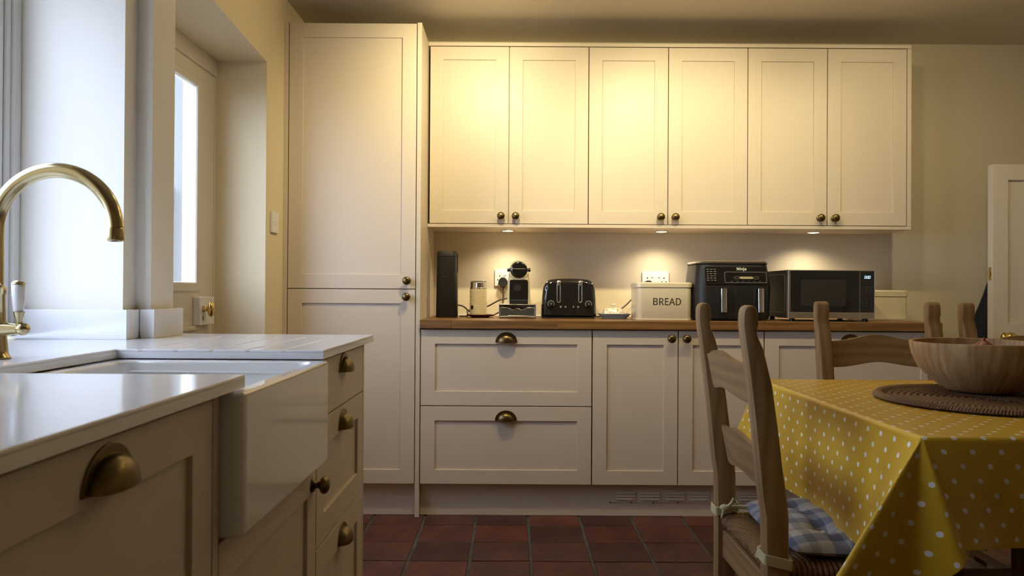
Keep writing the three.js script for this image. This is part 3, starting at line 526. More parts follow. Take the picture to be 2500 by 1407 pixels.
{ // bread bin
  const g = thing('bread_bin', 'cream enamel bread bin lettered BREAD', 'bread bin', [0.741, WT, -3.675]);
  part('bin', loft([{ y: 0, w: 0.266, d: 0.19, r: 0.028 }, { y: 0.003, w: 0.27, d: 0.194, r: 0.03 }, { y: 0.157, w: 0.27, d: 0.194, r: 0.03 }], 10), M.enamel, g);
  part('lid', loft([{ y: 0.1575, w: 0.275, d: 0.199, r: 0.032 }, { y: 0.159, w: 0.278, d: 0.202, r: 0.033 }, { y: 0.176, w: 0.278, d: 0.202, r: 0.033 }, { y: 0.1815, w: 0.27, d: 0.194, r: 0.03 }, { y: 0.183, w: 0.256, d: 0.18, r: 0.026 }], 10), M.enamel, g);
  part('bottom_rim', loft([{ y: 0.0, w: 0.274, d: 0.198, r: 0.031 }, { y: 0.005, w: 0.274, d: 0.198, r: 0.031 }], 10), M.enamel, g);
  part('lettering', text(sans, 'BREAD', 0.0345, 0.0008).scale(0.98, 1, 1).translate(0.012, 0.089, 0.0972), M.print, g);
}
{ // two-basket air fryer
  const g = thing('air_fryer', 'large black air fryer with two chrome drawer handles', 'air fryer', [1.065, WT, -3.66]);
  part('body', loft([{ y: 0.004, w: 0.34, d: 0.27, r: 0.05 }, { y: 0.012, w: 0.356, d: 0.285, r: 0.055 }, { y: 0.16, w: 0.367, d: 0.295, r: 0.06 }, { y: 0.268, w: 0.346, d: 0.265, r: 0.06, z: -0.008 }, { y: 0.272, w: 0.335, d: 0.25, r: 0.055, z: -0.008 }], 10), M.black, g);
  part('chrome_lid', loft([{ y: 0.276, w: 0.346, d: 0.262, r: 0.06, z: -0.008 }, { y: 0.284, w: 0.35, d: 0.266, r: 0.06, z: -0.008 }, { y: 0.2875, w: 0.335, d: 0.25, r: 0.055, z: -0.008 }], 10), M.lidMetal, g);
  part('lid_gasket', loft([{ y: 0.271, w: 0.35, d: 0.268, r: 0.06, z: -0.008 }, { y: 0.2765, w: 0.352, d: 0.27, r: 0.06, z: -0.008 }], 10), M.matBlack, g);
  // control fascia follows the sloping front
  const tilt = -0.21, at = (geo, x, y, dz = 0) => geo.rotateX(tilt).translate(x * 0.957, y, 0.149 - (y - 0.16) * 0.213 + dz);
  const f = part('control_panel', at(ext(rrShape(-0.143, 0.15, -0.045, 0.043, 0.008), -0.004, 0.003, 0.0015), 0, 0.216), M.gloss, g);
  const q = rrShape(-0.1, 0.1, -0.0265, 0.0265, 0.006); q.holes.push(rrShape(-0.0987, 0.0987, -0.0252, 0.0252, 0.005, THREE.Path));
  part('display_border', at(ext(q, 0.003, 0.0036), 0.052, 0.207), M.greyPrint, f);
  part('display', at(ext(rrShape(-0.032, 0.032, -0.0055, 0.0055, 0.0054), 0.003, 0.0037), 0.055, 0.205), std({ color: lin(0.42, 0.36, 0.2), roughness: 0.4 }), f);
  for (const x of [0.01, 0.106]) { const o = rrShape(-0.0125, 0.0125, -0.0055, 0.0055, 0.0054); o.holes.push(rrShape(-0.0115, 0.0115, -0.0045, 0.0045, 0.0044, THREE.Path)); part('touch_key', at(ext(o, 0.003, 0.0036), x - 0.003, 0.205), M.greyPrint, f); }
  part('lettering', at(text(sansBold, 'Ninja', 0.0135, 0.0006), 0.034, 0.2465, 0.0032), std({ color: lin(0.75, 0.75, 0.72), roughness: 0.4 }), f);
  const marks = []; for (let i = 0; i < 6; i++) marks.push(at(bx(-0.004, 0.004, -0.0006, 0.0006, 0.003, 0.0036), -0.018 + i * 0.028, 0.1875));
  for (let r = 0; r < 6; r++) for (let c = 0; c < 3; c++) marks.push(at(bx(-0.007 * R(0.5, 1), 0.007 * R(0.5, 1), -0.0012, 0.0012, 0.003, 0.0036), -0.136 + c * 0.018, 0.245 - r * 0.0105));
  part('symbol_print', merge(marks), M.greyPrint, f);
  part('drawer_seam', bx(-0.001, 0.001, 0.02, 0.165, 0.1446, 0.1482), M.dark, g);
  part('fascia_seam', bx(-0.13, 0.13, 0.1655, 0.1675, 0.1446, 0.1474), M.dark, g);
  for (const x of [-0.062, 0.113]) {
    const h = part('drawer_handle', loft([{ y: 0.042, w: 0.028, d: 0.02, r: 0.006, x, z: 0.172 }, { y: 0.155, w: 0.029, d: 0.02, r: 0.006, x, z: 0.168 }], 5), M.chrome, g);
    part('handle_core', bx(x - 0.011, x + 0.011, 0.05, 0.15, 0.14, 0.166, 0.003), M.black, h);
    part('handle_cap', bx(x - 0.0145, x + 0.0145, 0.153, 0.159, 0.15, 0.178, 0.002), M.black, h);
  }
}
{ // microwave
  const g = thing('microwave', 'black microwave with steel trim and lit clock', 'microwave', [1.313, WT, -3.505]);
  const w = 0.4125, y0 = 0.014, y1 = 0.245;
  part('casing', bx(0.003, w - 0.003, y0, y1, -0.33, -0.022, 0.004), M.matBlack, g);
  part('front_frame', merge([bx(0, 0.0105, y0, y1, -0.022, 0.002, 0.002), bx(0, w, y1 - 0.005, y1, -0.022, 0.001, 0.0015), bx(w - 0.003, w, y0, y1, -0.022, 0.001, 0.001)]), M.steel, g);
  const d = part('door', bx(0.0105, 0.3395, y0 + 0.0295, y1 - 0.0052, -0.02, 0.0), M.gloss, g);
  part('door_window', ext(rrShape(0.06, 0.275, 0.073, 0.2, 0.004), 0, 0.0006), std({ color: lin(0.03, 0.028, 0.025), roughness: 0.3 }), d);
  part('trim_strip', bx(0.0105, 0.3395, y0, y0 + 0.029, -0.02, 0.0005, 0.001), M.steel, g);
  const c = part('control_panel', bx(0.3415, w - 0.0032, y0 + 0.0295, y1 - 0.0052, -0.02, 0.0), M.gloss, g);
  part('trim_strip', bx(0.3415, w - 0.0032, y0, y0 + 0.029, -0.02, 0.0005, 0.001), M.steel, g);
  part('panel_edge', bx(0.3395, 0.3415, y0, y1 - 0.005, -0.02, 0.0012), M.steel, g);
  // clock segments
  const segs = []; const digit = (x, y) => { const sl = 0.12, W = 0.0062, H = 0.0115, t = 0.0014; for (const [a, b, c2, e] of [[0, H, W, H], [0, 0, W, 0], [0, 0, 0, H], [W, 0, W, H]]) { const q = bx(x + a - t / 2, x + c2 + t / 2, y + b - t / 2, y + e + t / 2, 0.0001, 0.0007); const p = q.attributes.position; for (let i = 0; i < p.count; i++) p.setX(i, p.getX(i) + sl * (p.getY(i) - y)); segs.push(q); } };
  digit(0.363, 0.2055); digit(0.3745, 0.2055); digit(0.383, 0.2055); segs.push(bx(0.3718, 0.3728, 0.2085, 0.2095, 0.0001, 0.0007), bx(0.3722, 0.3732, 0.2135, 0.2145, 0.0001, 0.0007));
  part('clock_digits', merge(segs), M.screen, c);
  const keys = []; for (let r = 0; r < 5; r++) for (let k = 0; k < 3; k++) keys.push(bx(0.353 + k * 0.019 - 0.005, 0.353 + k * 0.019 + 0.005, 0.165 - r * 0.0085, 0.1665 - r * 0.0085, 0.0001, 0.0005)); for (let r = 0; r < 4; r++) for (let k = 0; k < 3; k++) keys.push(disc(0.0022, 0.0005, 8).translate(0.355 + k * 0.019, 0.112 - r * 0.012, 0));
  part('key_print', merge(keys), std({ color: lin(0.09, 0.085, 0.08), roughness: 0.5 }), c);
  for (const [x, z] of [[0.03, -0.03], [0.38, -0.03], [0.03, -0.3], [0.38, -0.3]]) part('foot', new THREE.CylinderGeometry(0.012, 0.014, y0 + 0.001, 14).translate(x, (y0 + 0.001) / 2, z), M.black, g);
  const s = rrShape(-0.315, -0.05, 0.04, 0.225, 0.02); s.holes.push(rrShape(-0.3135, -0.0515, 0.0415, 0.2235, 0.019, THREE.Path));
  part('side_groove', ext(s, 0, 0.0008).rotateY(-Math.PI / 2).scale(1, 1, 1).translate(0.003, 0, 0), M.greyPrint, g);
}
{ // cream tin half hidden behind the microwave
  const g = thing('storage_tin', 'cream lidded tin standing behind the end of the microwave', 'tin', [1.895, WT, -3.88]);
  part('tin', loft([{ y: 0.006, w: 0.29, d: 0.17, r: 0.02 }, { y: 0.12, w: 0.29, d: 0.17, r: 0.02 }], 8), M.enamel, g);
  part('lid', loft([{ y: 0.12, w: 0.297, d: 0.178, r: 0.022 }, { y: 0.146, w: 0.297, d: 0.178, r: 0.022 }, { y: 0.151, w: 0.285, d: 0.166, r: 0.02 }], 8), M.enamel, g);
  part('base_plate', loft([{ y: 0, w: 0.31, d: 0.2, r: 0.02 }, { y: 0.006, w: 0.312, d: 0.202, r: 0.02 }], 8), M.enamel, g);
}
{ // switch on the left wall
  const g = thing('light_switch', 'white light switch on the wall between the glazed door and the larder', 'switch', [-1.068, 1.352, -3.292], Math.PI / 2);
  part('face_plate', bx(-0.045, 0.045, -0.046, 0.046, 0.0, 0.011, 0.003), M.white, g);
  part('rocker', bx(-0.006, 0.006, -0.012, 0.012, 0.009, 0.0155, 0.0015), M.white, g);
  for (const x of [-0.03, 0.03]) part('screw', disc(0.003, 0.0008, 10).translate(x, 0, 0.011), M.steel, g);
}
{ // apron hanging behind the open door
  const g = thing('apron', 'dark navy apron hanging on the back wall behind the open door', 'apron', [2.645, 0, ZW]);
  const P = [], I = [], n = 28, m = 14;
  for (let j = 0; j <= m; j++) for (let i = 0; i <= n; i++) { const t = j / m, y = 1.36 - 0.84 * t, wd = 0.012 + 0.14 * Math.min(1, t * 1.75) ** 1.7, a = Math.PI * i / n; P.push(-wd * Math.cos(a), y, 0.012 + (0.02 + 0.07 * t) * Math.sin(a) + 0.012 * t * Math.sin(a * 9)); }
  for (let j = 0; j < m; j++) for (let i = 0; i < n; i++) { const q = j * (n + 1) + i; I.push(q, q + n + 1, q + 1, q + 1, q + n + 1, q + n + 2); }
  const q = new THREE.BufferGeometry(); q.setAttribute('position', new THREE.Float32BufferAttribute(P, 3)); q.setIndex(I); q.computeVertexNormals();
  part('cloth', q, std({ color: lin(0.010, 0.012, 0.020), roughness: 0.9, side: THREE.DoubleSide }), g);
  part('loop', tube([[-0.01, 1.355, 0.016], [-0.006, 1.41, 0.014], [0, 1.425, 0.02], [0.006, 1.41, 0.014], [0.01, 1.355, 0.016]], 0.003, 24, 6), M.dark, g);
  const h = thing('coat_hook', 'small brass hook on the back wall holding the apron', 'hook', [2.645, 1.42, ZW]);
  part('hook', merge([disc(0.014, 0.004, 18), tube([[0, 0, 0.002], [0, -0.004, 0.025], [0, 0.006, 0.038], [0, 0.02, 0.04]], 0.003, 20, 8)]), M.goldBrass, h);
}

// ------------------------------------------------------------------ dining table, cloth and chairs
const TX0 = 0.80, TX1 = 2.45, TZ0 = -2.415, TZ1 = -1.445, TY = 0.77;
{
  const g = thing('dining_table', 'pine dining table hidden under the yellow spotted cloth', 'table', [0, 0, 0]);
  part('table_top', metreUV(bx(TX0 + 0.02, TX1 - 0.02, 0.738, 0.765, TZ0 + 0.02, TZ1 - 0.02, 0.004), 0), M.pine, g);
  part('apron_frame', metreUV(merge([bx(TX0 + 0.12, TX1 - 0.12, 0.64, 0.738, TZ0 + 0.11, TZ0 + 0.132), bx(TX0 + 0.12, TX1 - 0.12, 0.64, 0.738, TZ1 - 0.132, TZ1 - 0.11), bx(TX0 + 0.3, TX0 + 0.322, 0.64, 0.738, TZ0 + 0.12, TZ1 - 0.12), bx(TX1 - 0.132, TX1 - 0.11, 0.64, 0.738, TZ0 + 0.12, TZ1 - 0.12)]), 0), M.pine, g);
  for (const x of [TX0 + 0.33, TX1 - 0.15]) for (const z of [TZ0 + 0.14, TZ1 - 0.14]) part('leg', metreUV(bx(x - 0.035, x + 0.035, 0, 0.738, z - 0.035, z + 0.035, 0.006), 1), M.pine, g);
}
const dotTex = tex(192, 192, (u, v) => {
  let d = 1; for (const [a, b] of [[0, 0], [1, 0], [0, 1], [1, 1], [0.5, 0.5]]) d = Math.min(d, Math.hypot(u - a, v - b));
  const t = Math.max(0, Math.min(1, (0.103 - d) / 0.012)), w = 6 * pn(u, v, 40, 3); return mix([212 + w, 170 + w, 42 + w], [238, 238, 232], t);
}, [0.058, 0.058]);
M.oilcloth = phys({ map: dotTex, roughness: 0.36, clearcoat: 0.25, clearcoatRoughness: 0.3, side: THREE.DoubleSide });
{
  const P = [], UV = [], I = [], r = 0.011, per = [];
  const x0 = TX0 + r, x1 = TX1 - r, z0 = TZ0 + r, z1 = TZ1 - r, HL = 0.288, HF = 0.226, HR = 0.26, HB = 0.25;
  const g2 = (d, s) => Math.exp(-((d / s) ** 2));
  // around the table: base point, direction of the cloth before it drops, hanging length, sideways pull per metre of drop
  const side = (n, f) => { for (let i = 0; i < n; i++) per.push(f(i / n)); };
  side(60, (t) => { const z = z0 + (z1 - z0) * t, a = z1 - z, b = z - z0; return { x: x0, z, n: [-1, 0], H: HL, o: [-0.05 - 0.30 * g2(a, 0.10) - 0.07 * g2(b, 0.12) - 0.05 * Math.sin(t * 9 + 0.6), 0.10 * g2(a, 0.16) - 0.10 * g2(b, 0.2)] }; });
  const cornerOff = (pts, f) => { // Catmull-Rom through [f, x, z]
    let k = 0; while (k < pts.length - 2 && f > pts[k + 1][0]) k++;
    const p = [-1, 0, 1, 2].map((d) => pts[Math.max(0, Math.min(pts.length - 1, k + d))]), t = Math.max(0, Math.min(1, (f - p[1][0]) / (p[2][0] - p[1][0])));
    return [1, 2].map((c) => { const m1 = p[2][0] === p[0][0] ? 0 : (p[2][c] - p[0][c]) / (p[2][0] - p[0][0]) * (p[2][0] - p[1][0]), m2 = p[3][0] === p[1][0] ? 0 : (p[3][c] - p[1][c]) / (p[3][0] - p[1][0]) * (p[2][0] - p[1][0]), q = t * t, w = q * t; return (2 * w - 3 * q + 1) * p[1][c] + (w - 2 * q + t) * m1 + (3 * q - 2 * w) * p[2][c] + (w - q) * m2; });
  };
  side(64, (t) => { const a = t * Math.PI / 2, n = [-Math.cos(a), Math.sin(a)]; return { x: x0, z: z1, n, H: Math.min(HL / Math.cos(a), HF / Math.max(1e-3, Math.sin(a))) * (1 + 0.22 * Math.sin(Math.PI * t)), o: cornerOff([[0, -0.36, 0.10], [0.2, -0.54, 0.13], [0.32, -0.60, 0.18], [0.42, -0.55, 0.20], [0.64, -0.22, 0.04], [0.84, 0.12, 0.25], [0.93, 0.22, 0.25], [1, 0.28, 0.17]], t) }; });
  side(100, (t) => { const x = x0 + (x1 - x0) * t, a = x - x0; return { x, z: z1, n: [0, 1], H: HF, o: [0.28 * g2(a, 0.22), 0.02 + 0.14 * g2(a, 0.06) - 0.05 * g2(a - 0.16, 0.07) + 0.03 * Math.sin(t * 26)] }; });
  side(24, (t) => { const a = t * Math.PI / 2, n = [Math.sin(a), Math.cos(a)]; return { x: x1, z: z1, n, H: Math.min(HR / Math.max(1e-3, Math.sin(a)), HF / Math.max(1e-3, Math.cos(a))), o: [0.45 * Math.sin(Math.PI * t) + 0.05 * t, 0.05 + 0.3 * Math.sin(Math.PI * t)] }; });
  side(40, (t) => ({ x: x1, z: z1 + (z0 - z1) * t, n: [1, 0], H: HR, o: [0.05 + 0.04 * Math.sin(t * 8), 0] }));
  side(24, (t) => { const a = t * Math.PI / 2, n = [Math.cos(a), -Math.sin(a)]; return { x: x1, z: z0, n, H: Math.min(HR / Math.max(1e-3, Math.cos(a)), HB / Math.max(1e-3, Math.sin(a))), o: [0.05 + 0.4 * Math.sin(Math.PI * t), -0.35 * Math.sin(Math.PI * t)] }; });
  side(80, (t) => { const x = x1 + (x0 - x1) * t; return { x, z: z0, n: [0, -1], H: HB, o: [0, -0.02 - 0.02 * Math.sin(t * 20)] }; });
  side(24, (t) => { const a = t * Math.PI / 2, n = [-Math.sin(a), -Math.cos(a)]; return { x: x0, z: z0, n, H: Math.min(HL / Math.max(1e-3, Math.sin(a)), HB / Math.max(1e-3, Math.cos(a))), o: [-0.16 * Math.sin(Math.PI * t) - 0.15 * t, -0.02 - 0.28 * Math.sin(Math.PI * t) - 0.1 * t] }; });
  const N = per.length, rows = [0, 0.006, 0.012, 0.0175]; const m = 12;
  const push = (x, y, z, u, v) => { P.push(x, y, z); UV.push(u, v); };
  for (const q of per) push(q.x, TY, q.z, q.x, q.z);
  let nr = 1;
  for (let k = 1; k <= 3 + m; k++) {
    for (const q of per) {
      const L = k <= 3 ? rows[k] : rows[3] + (q.H - rows[3]) * (k - 3) / m, a = Math.min(L / r, Math.PI / 2), f = Math.max(0, L - r * Math.PI / 2);
      const amp = Math.hypot(...q.o), ox = q.o[0] * f, oz = q.o[1] * f, drop = r * (1 - Math.cos(a)) + f * Math.sqrt(Math.max(0.2, 1 - amp * amp));
      push(q.x + q.n[0] * r * Math.sin(a) + ox, TY - drop, q.z + q.n[1] * r * Math.sin(a) + oz, q.x + q.n[0] * L, q.z + q.n[1] * L);
    }
    nr++;
  }
  for (let j = 0; j < nr - 1; j++) for (let i = 0; i < N; i++) { const a = j * N + i, b = j * N + (i + 1) % N, c = a + N, d = b + N; I.push(a, c, b, b, c, d); }
  const t0 = P.length / 3; push(x0, TY, z0, x0, z0); push(x1, TY, z0, x1, z0); push(x1, TY, z1, x1, z1); push(x0, TY, z1, x0, z1); I.push(t0, t0 + 2, t0 + 1, t0, t0 + 3, t0 + 2);
  const g = new THREE.BufferGeometry(); g.setAttribute('position', new THREE.Float32BufferAttribute(P, 3)); g.setAttribute('uv', new THREE.Float32BufferAttribute(UV, 2)); g.setIndex(I); g.computeVertexNormals();
  single('tablecloth', g, M.oilcloth, 'mustard yellow oilcloth with white dots draped over the table', 'tablecloth');
}
function slatGeo(yb, yt, bow) {
  const g = new THREE.BoxGeometry(2, 1, 1, 24, 5, 1), p = g.attributes.position;
  for (let i = 0; i < p.count; i++) {
    const s = p.getX(i), v = p.getY(i) + 0.5, w = p.getZ(i);
    const crest = 0.026 * Math.exp(-((s / 0.5) ** 2)), dip = 0.004 * Math.cos(s * Math.PI * 0.5);
    const h = yb + crest * 0.8 + (yt - yb + 0.2 * crest) * v - dip;
    p.setXYZ(i, -0.038 - (h - 0.84) * 0.2 - bow * (1 - s * s) + 0.016 * w, h, 0.185 * s);
  }
  g.computeVertexNormals(); return metreUV(toCreasedNormals(g, 0.7), 2, R(0, 1), R(0, 1));
}
const postGeo = (() => {
  const back = [[0, -0.026], [0.464, -0.026], [0.548, -0.028], [0.60, -0.036], [0.752, -0.051], [0.83, -0.060], [0.893, -0.068], [0.947, -0.076], [0.98, -0.080], [1.0, -0.0795]];
  const frontP = [[0.998, -0.0455], [0.98, -0.0445], [0.967, -0.0485], [0.955, -0.047], [0.926, -0.034], [0.893, -0.026], [0.845, -0.014], [0.752, -0.001], [0.655, 0.011], [0.60, 0.019], [0.548, 0.0245], [0.46, 0.0245], [0, 0.024]];
  const s = new THREE.Shape(); s.moveTo(back[0][1], 0); back.slice(1).forEach(([y, x]) => s.lineTo(x, y)); s.quadraticCurveTo(-0.079, 1.022, -0.0625, 1.023); s.quadraticCurveTo(-0.047, 1.022, -0.0455, 0.998); frontP.slice(1).forEach(([y, x]) => s.lineTo(x, y)); s.closePath();
  return metreUV(toCreasedNormals(new THREE.ExtrudeGeometry(s, { depth: 0.033, bevelEnabled: true, bevelThickness: 0.006, bevelSize: 0.005, bevelOffset: -0.005, bevelSegments: 3, curveSegments: 8 }).translate(0, 0, -0.0165), 0.5), 1);
})();
const rushTex = tex(128, 64, (u, v) => { const n = 0.5 + 0.4 * noise.noise(u * 40, v * 3, 1) + 0.35 * noise.noise(u * 9, v * 2, 4); return mix([150, 116, 72], [92, 66, 38], n); }, [0.2, 0.05]);
M.rush = std({ map: rushTex, roughness: 0.8 });
const rushGeo = (() => {
  const list = [], wr = 0.185, wf = 0.225, X0 = 0.0, X1 = 0.40, h = 0.438;
  const edge = (a, b, inward, n) => { for (let i = 0; i < n; i++) {
    const t = (i + 0.5) / n, px = a[0] + (b[0] - a[0]) * t, pz = a[1] + (b[1] - a[1]) * t, L = 0.02 + 0.185 * (1 - Math.abs(2 * t - 1)), [ix, iz] = inward;
    list.push(tube([[px + ix * 0.03, h - 0.04, pz + iz * 0.03], [px + ix * 0.004, h - 0.034, pz + iz * 0.004], [px - ix * 0.012, h - 0.016, pz - iz * 0.012], [px + ix * 0.004, h, pz + iz * 0.004], [px + ix * 0.03, h + 0.002, pz + iz * 0.03], [px + ix * L, h - 0.004, pz + iz * L]], 0.0062, 14, 6));
  } };
  edge([X0, -wr], [X0, wr], [1, 0], 32); edge([X1, -wf], [X1, wf], [-1, 0], 38); edge([X0, -wr], [X1, -wf], [0, 1], 34); edge([X0, wr], [X1, wf], [0, -1], 34);
  list.push(bx(0.0, 0.4, h - 0.03, h - 0.004, -0.18, 0.18));
  return merge(list);
})();
const slatA = slatGeo(0.795, 0.884, 0.022), slatB = slatGeo(0.592, 0.688, 0.02);
function makeChair(label, pos, turn) {
  const g = thing('ladderback_chair', label, 'chair', pos, turn, 'ladderback chairs round the table');
  for (const z of [-0.195, 0.195]) { const p = part('back_post', postGeo, M.pine, g); p.position.z = z; }
  part('slat', slatA, M.pine, g); part('slat', slatB, M.pine, g);
  part('rush_seat', rushGeo, M.rush, g);
  part('seat_rail', metreUV(bx(-0.012, 0.012, 0.325, 0.398, -0.18, 0.18, 0.003), 2), M.pine, g);
  for (const z of [-0.215, 0.215]) {
    part('front_leg', metreUV(bx(0.365, 0.405, 0, 0.432, z - 0.02, z + 0.02, 0.004), 1), M.pine, g);
    part('stretcher', metreUV(bx(0.02, 0.37, 0.16, 0.19, z * 0.97 - 0.01, z * 0.97 + 0.01, 0.003), 0), M.pine, g);
  }
  part('stretcher', metreUV(bx(0.375, 0.395, 0.22, 0.25, -0.2, 0.2, 0.003), 2), M.pine, g);
  return g;
}
const c1 = [0.595, 0, -1.8575];
makeChair('wooden ladderback chair with a tied check cushion at the end of the table', c1, 0);
makeChair('wooden ladderback chair behind the wooden bowl on the far side of the table', [1.285, 0, -2.535], -Math.PI / 2);
makeChair('wooden ladderback chair on the far side of the table nearest the open white door', [1.795, 0, -2.535], -Math.PI / 2);
{ // check seat cushion tied to the chair posts
  const g = thing('seat_cushion', 'blue and beige check tufted cushion tied to the end chair', 'cushion', [c1[0], 0.4405, c1[2]]);
  const n = 44, P = [], UV = [], I = [], X0 = 0.035, X1 = 0.445, W = 0.205;
  const tuft = [[-0.42, -0.42], [0.42, -0.42], [-0.42, 0.42], [0.42, 0.42]];
  for (const top of [1, 0]) for (let j = 0; j <= n; j++) for (let i = 0; i <= n; i++) {
    let u = 2 * i / n - 1, v = 2 * j / n - 1; const su = Math.sign(u) * Math.abs(u) ** 0.8, sv = Math.sign(v) * Math.abs(v) ** 0.8; u = su; v = sv;
    const k = 1 - 0.08 * (u * u * v * v), prof = Math.sqrt(Math.max(0, (1 - Math.abs(u) ** 3.2) * (1 - Math.abs(v) ** 3.2)));
    let h = 0.026 + (top ? 0.034 : -0.026) * prof;
    if (top) for (const [a, b] of tuft) h -= 0.02 * Math.exp(-(((u - a) ** 2 + (v - b) ** 2) / 0.022)) + 0.007 * prof * (Math.exp(-(((u - a) / 0.09) ** 2)) + Math.exp(-(((v - b) / 0.09) ** 2))) * 0.5;
    const x = (X0 + X1) / 2 + u * k * (X1 - X0) / 2, z = v * k * W; P.push(x, h, z); UV.push(x, z);
  }
  for (const s of [0, 1]) for (let j = 0; j < n; j++) for (let i = 0; i < n; i++) { const a = s * (n + 1) ** 2 + j * (n + 1) + i, b = a + 1, c = a + n + 1, d = c + 1; I.push(...(s ? [a, b, c, b, d, c] : [a, c, b, b, c, d])); }
  const q = new THREE.BufferGeometry(); q.setAttribute('position', new THREE.Float32BufferAttribute(P, 3)); q.setAttribute('uv', new THREE.Float32BufferAttribute(UV, 2)); q.setIndex(I); q.computeVertexNormals();
  const band = (t) => { t -= Math.floor(t); return t < 0.2 ? [196, 202, 214] : t < 0.36 ? [120, 132, 160] : t < 0.5 ? [212, 208, 196] : t < 0.62 ? [150, 142, 128] : t < 0.8 ? [206, 198, 178] : [98, 108, 136]; };
  const chk = tex(192, 192, (u, v) => { const a = band(u), b = band(v), w = 8 * Math.sin(u * 600) * Math.sin(v * 600); return a.map((x, i) => 0.5 * x + 0.5 * b[i] + w); }, [0.17, 0.17]);
  part('pad', q, std({ map: chk, color: lin(0.62, 0.62, 0.66), roughness: 0.9 }), g);
  for (const [a, b] of tuft) part('tuft_button', new THREE.SphereGeometry(0.007, 12, 8).scale(1, 0.5, 1).translate(0.24 + a * 0.2, 0.036, b * 0.2), std({ color: lin(0.5, 0.48, 0.42), roughness: 0.9 }), g);
  M.tie = std({ color: lin(0.52, 0.46, 0.26), roughness: 0.9, side: THREE.DoubleSide });
  for (const s of [1, -1]) {
    const zc = s * 0.195, y = s > 0 ? 0.012 : 0.016, o = rrShape(-0.0325, 0.0315, -0.0285, 0.0285, 0.006); o.holes.push(rrShape(-0.0285, 0.0275, -0.0245, 0.0245, 0.004, THREE.Path));
    const band3 = ext(o, -0.012, 0.012, 0.0012).rotateX(Math.PI / 2); const p = band3.attributes.position; for (let i = 0; i < p.count; i++) p.setY(i, p.getY(i) - 0.22 * p.getX(i) * s);
    const kz = zc - s * 0.04;
    part('tie', merge([band3.translate(0, y, zc), new THREE.SphereGeometry(0.011, 14, 10).scale(1.2, 0.9, 1).translate(-0.012, y + 0.008, kz), tube([[-0.012, y + 0.008, kz], [-0.02, y + 0.0, kz - s * 0.012], [-0.024, y - 0.016, kz - s * 0.014], [-0.018, y - 0.004, kz - s * 0.004], [-0.012, y + 0.008, kz]], 0.0032, 24, 6), tube([[-0.012, y + 0.008, kz], [0.0, y + 0.022, kz - s * 0.014], [0.008, y + 0.04, kz - s * 0.02]], 0.0042, 16, 6), tube([[-0.012, y + 0.008, kz], [0.02, y + 0.014, kz - s * 0.01], [0.05, y + 0.014, kz - s * 0.012]], 0.0052, 16, 6)]), M.tie, g);
  }
}
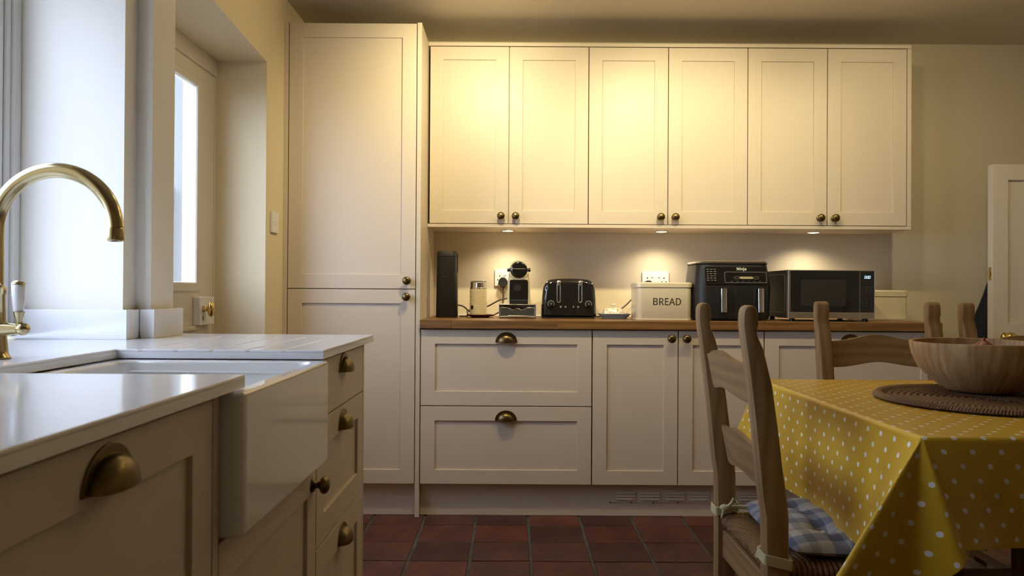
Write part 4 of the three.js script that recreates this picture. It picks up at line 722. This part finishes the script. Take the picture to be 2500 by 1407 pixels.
{ // coiled place mat, wooden bowl, onion
  const cx = 1.232, cz = -1.925, Rm = 0.258, turns = 15;
  const g = thing('placemat', 'round brown coiled rattan place mat under the wooden bowl', 'placemat', [cx, TY + 0.0012, cz]);
  class Spiral extends THREE.Curve { getPoint(t, o = new THREE.Vector3()) { const a = t * turns * 2 * Math.PI, r = 0.006 + (Rm - 0.022) * t; return o.set(r * Math.cos(a), 0.005 + 0.0006 * Math.sin(a * 17), r * Math.sin(a)); } }
  const coilTex = tex(256, 32, (u, v) => { const n = 0.5 + 0.5 * Math.sin(u * Math.PI * 2 * 16 + v * 5) + 0.4 * noise.noise(u * 60, v * 4, 2); return mix([138, 102, 72], [64, 44, 30], Math.max(0, Math.min(1, n))); });
  coilTex.repeat.set(60, 1);
  const sp = new THREE.TubeGeometry(new Spiral(), 1500, 0.0088, 7, false).scale(1, 0.6, 1);
  part('coil', sp, std({ map: coilTex, roughness: 0.75 }), g);
  const wv = []; for (let k = 0; k < 230; k++) { const a = k / 230 * 2 * Math.PI, b = a + 0.05, q = (an, rr, y) => [rr * Math.cos(an), y, rr * Math.sin(an)]; wv.push(tube([q(a, Rm - 0.024, 0.004), q(a + 0.015, Rm - 0.015, 0.0115), q(b - 0.01, Rm - 0.004, 0.0105), q(b, Rm, 0.003)], 0.0042, 6, 5)); }
  const rim = part('braided_rim', merge(wv), std({ color: lin(0.20, 0.115, 0.062), roughness: 0.7 }), g); rim.userData.kind = 'stuff';
  const b = thing('wooden_bowl', 'large pale carved wooden bowl on the rattan mat', 'bowl', [1.305, TY + 0.0135, -2.05]);
  const k = 0.9, prof = [[0, 0], [0.078, 0], [0.085, 0.002], [0.103, 0.012 * k], [0.119, 0.028 * k], [0.139, 0.049 * k], [0.156, 0.069 * k], [0.164, 0.089 * k], [0.172, 0.109 * k], [0.177, 0.134 * k], [0.178, 0.148 * k], [0.1765, 0.1505 * k], [0.1675, 0.1505 * k], [0.166, 0.148 * k], [0.163, 0.12 * k], [0.15, 0.075 * k], [0.12, 0.04 * k], [0.07, 0.02], [0, 0.016]];
  const bl = lathe(prof, 64), p = bl.attributes.position; for (let i = 0; i < p.count; i++) { const a = Math.atan2(p.getZ(i), p.getX(i)), f = 1 + 0.006 * Math.sin(3 * a + 1) + 0.0022 * noise.noise(a * 14, p.getY(i) * 30, 1); p.setX(i, p.getX(i) * f); p.setZ(i, p.getZ(i) * f); p.setY(i, p.getY(i) * (1 + 0.012 * Math.sin(2 * a))); }
  bl.computeVertexNormals();
  const bo = part('vessel', bl, std({ map: bowlTex, roughness: 0.6 }), b); bo.rotation.y = 2.2;
  const o = thing('red_onion', 'red onion with a pointed tip lying in the wooden bowl', 'onion', [1.335, TY + 0.072, -2.085]);
  part('bulb', lathe([[0, 0], [0.02, 0.004], [0.034, 0.022], [0.038, 0.04], [0.035, 0.054], [0.026, 0.066], [0.013, 0.074], [0.005, 0.079], [0.003, 0.086], [0, 0.087]], 28), std({ color: lin(0.20, 0.025, 0.035), roughness: 0.3 }), o);
  part('root_tuft', lathe([[0, -0.002], [0.006, -0.001], [0.007, 0.003]], 12), std({ color: lin(0.35, 0.27, 0.16), roughness: 0.9 }), o);
}

renderer.render(scene, camera);
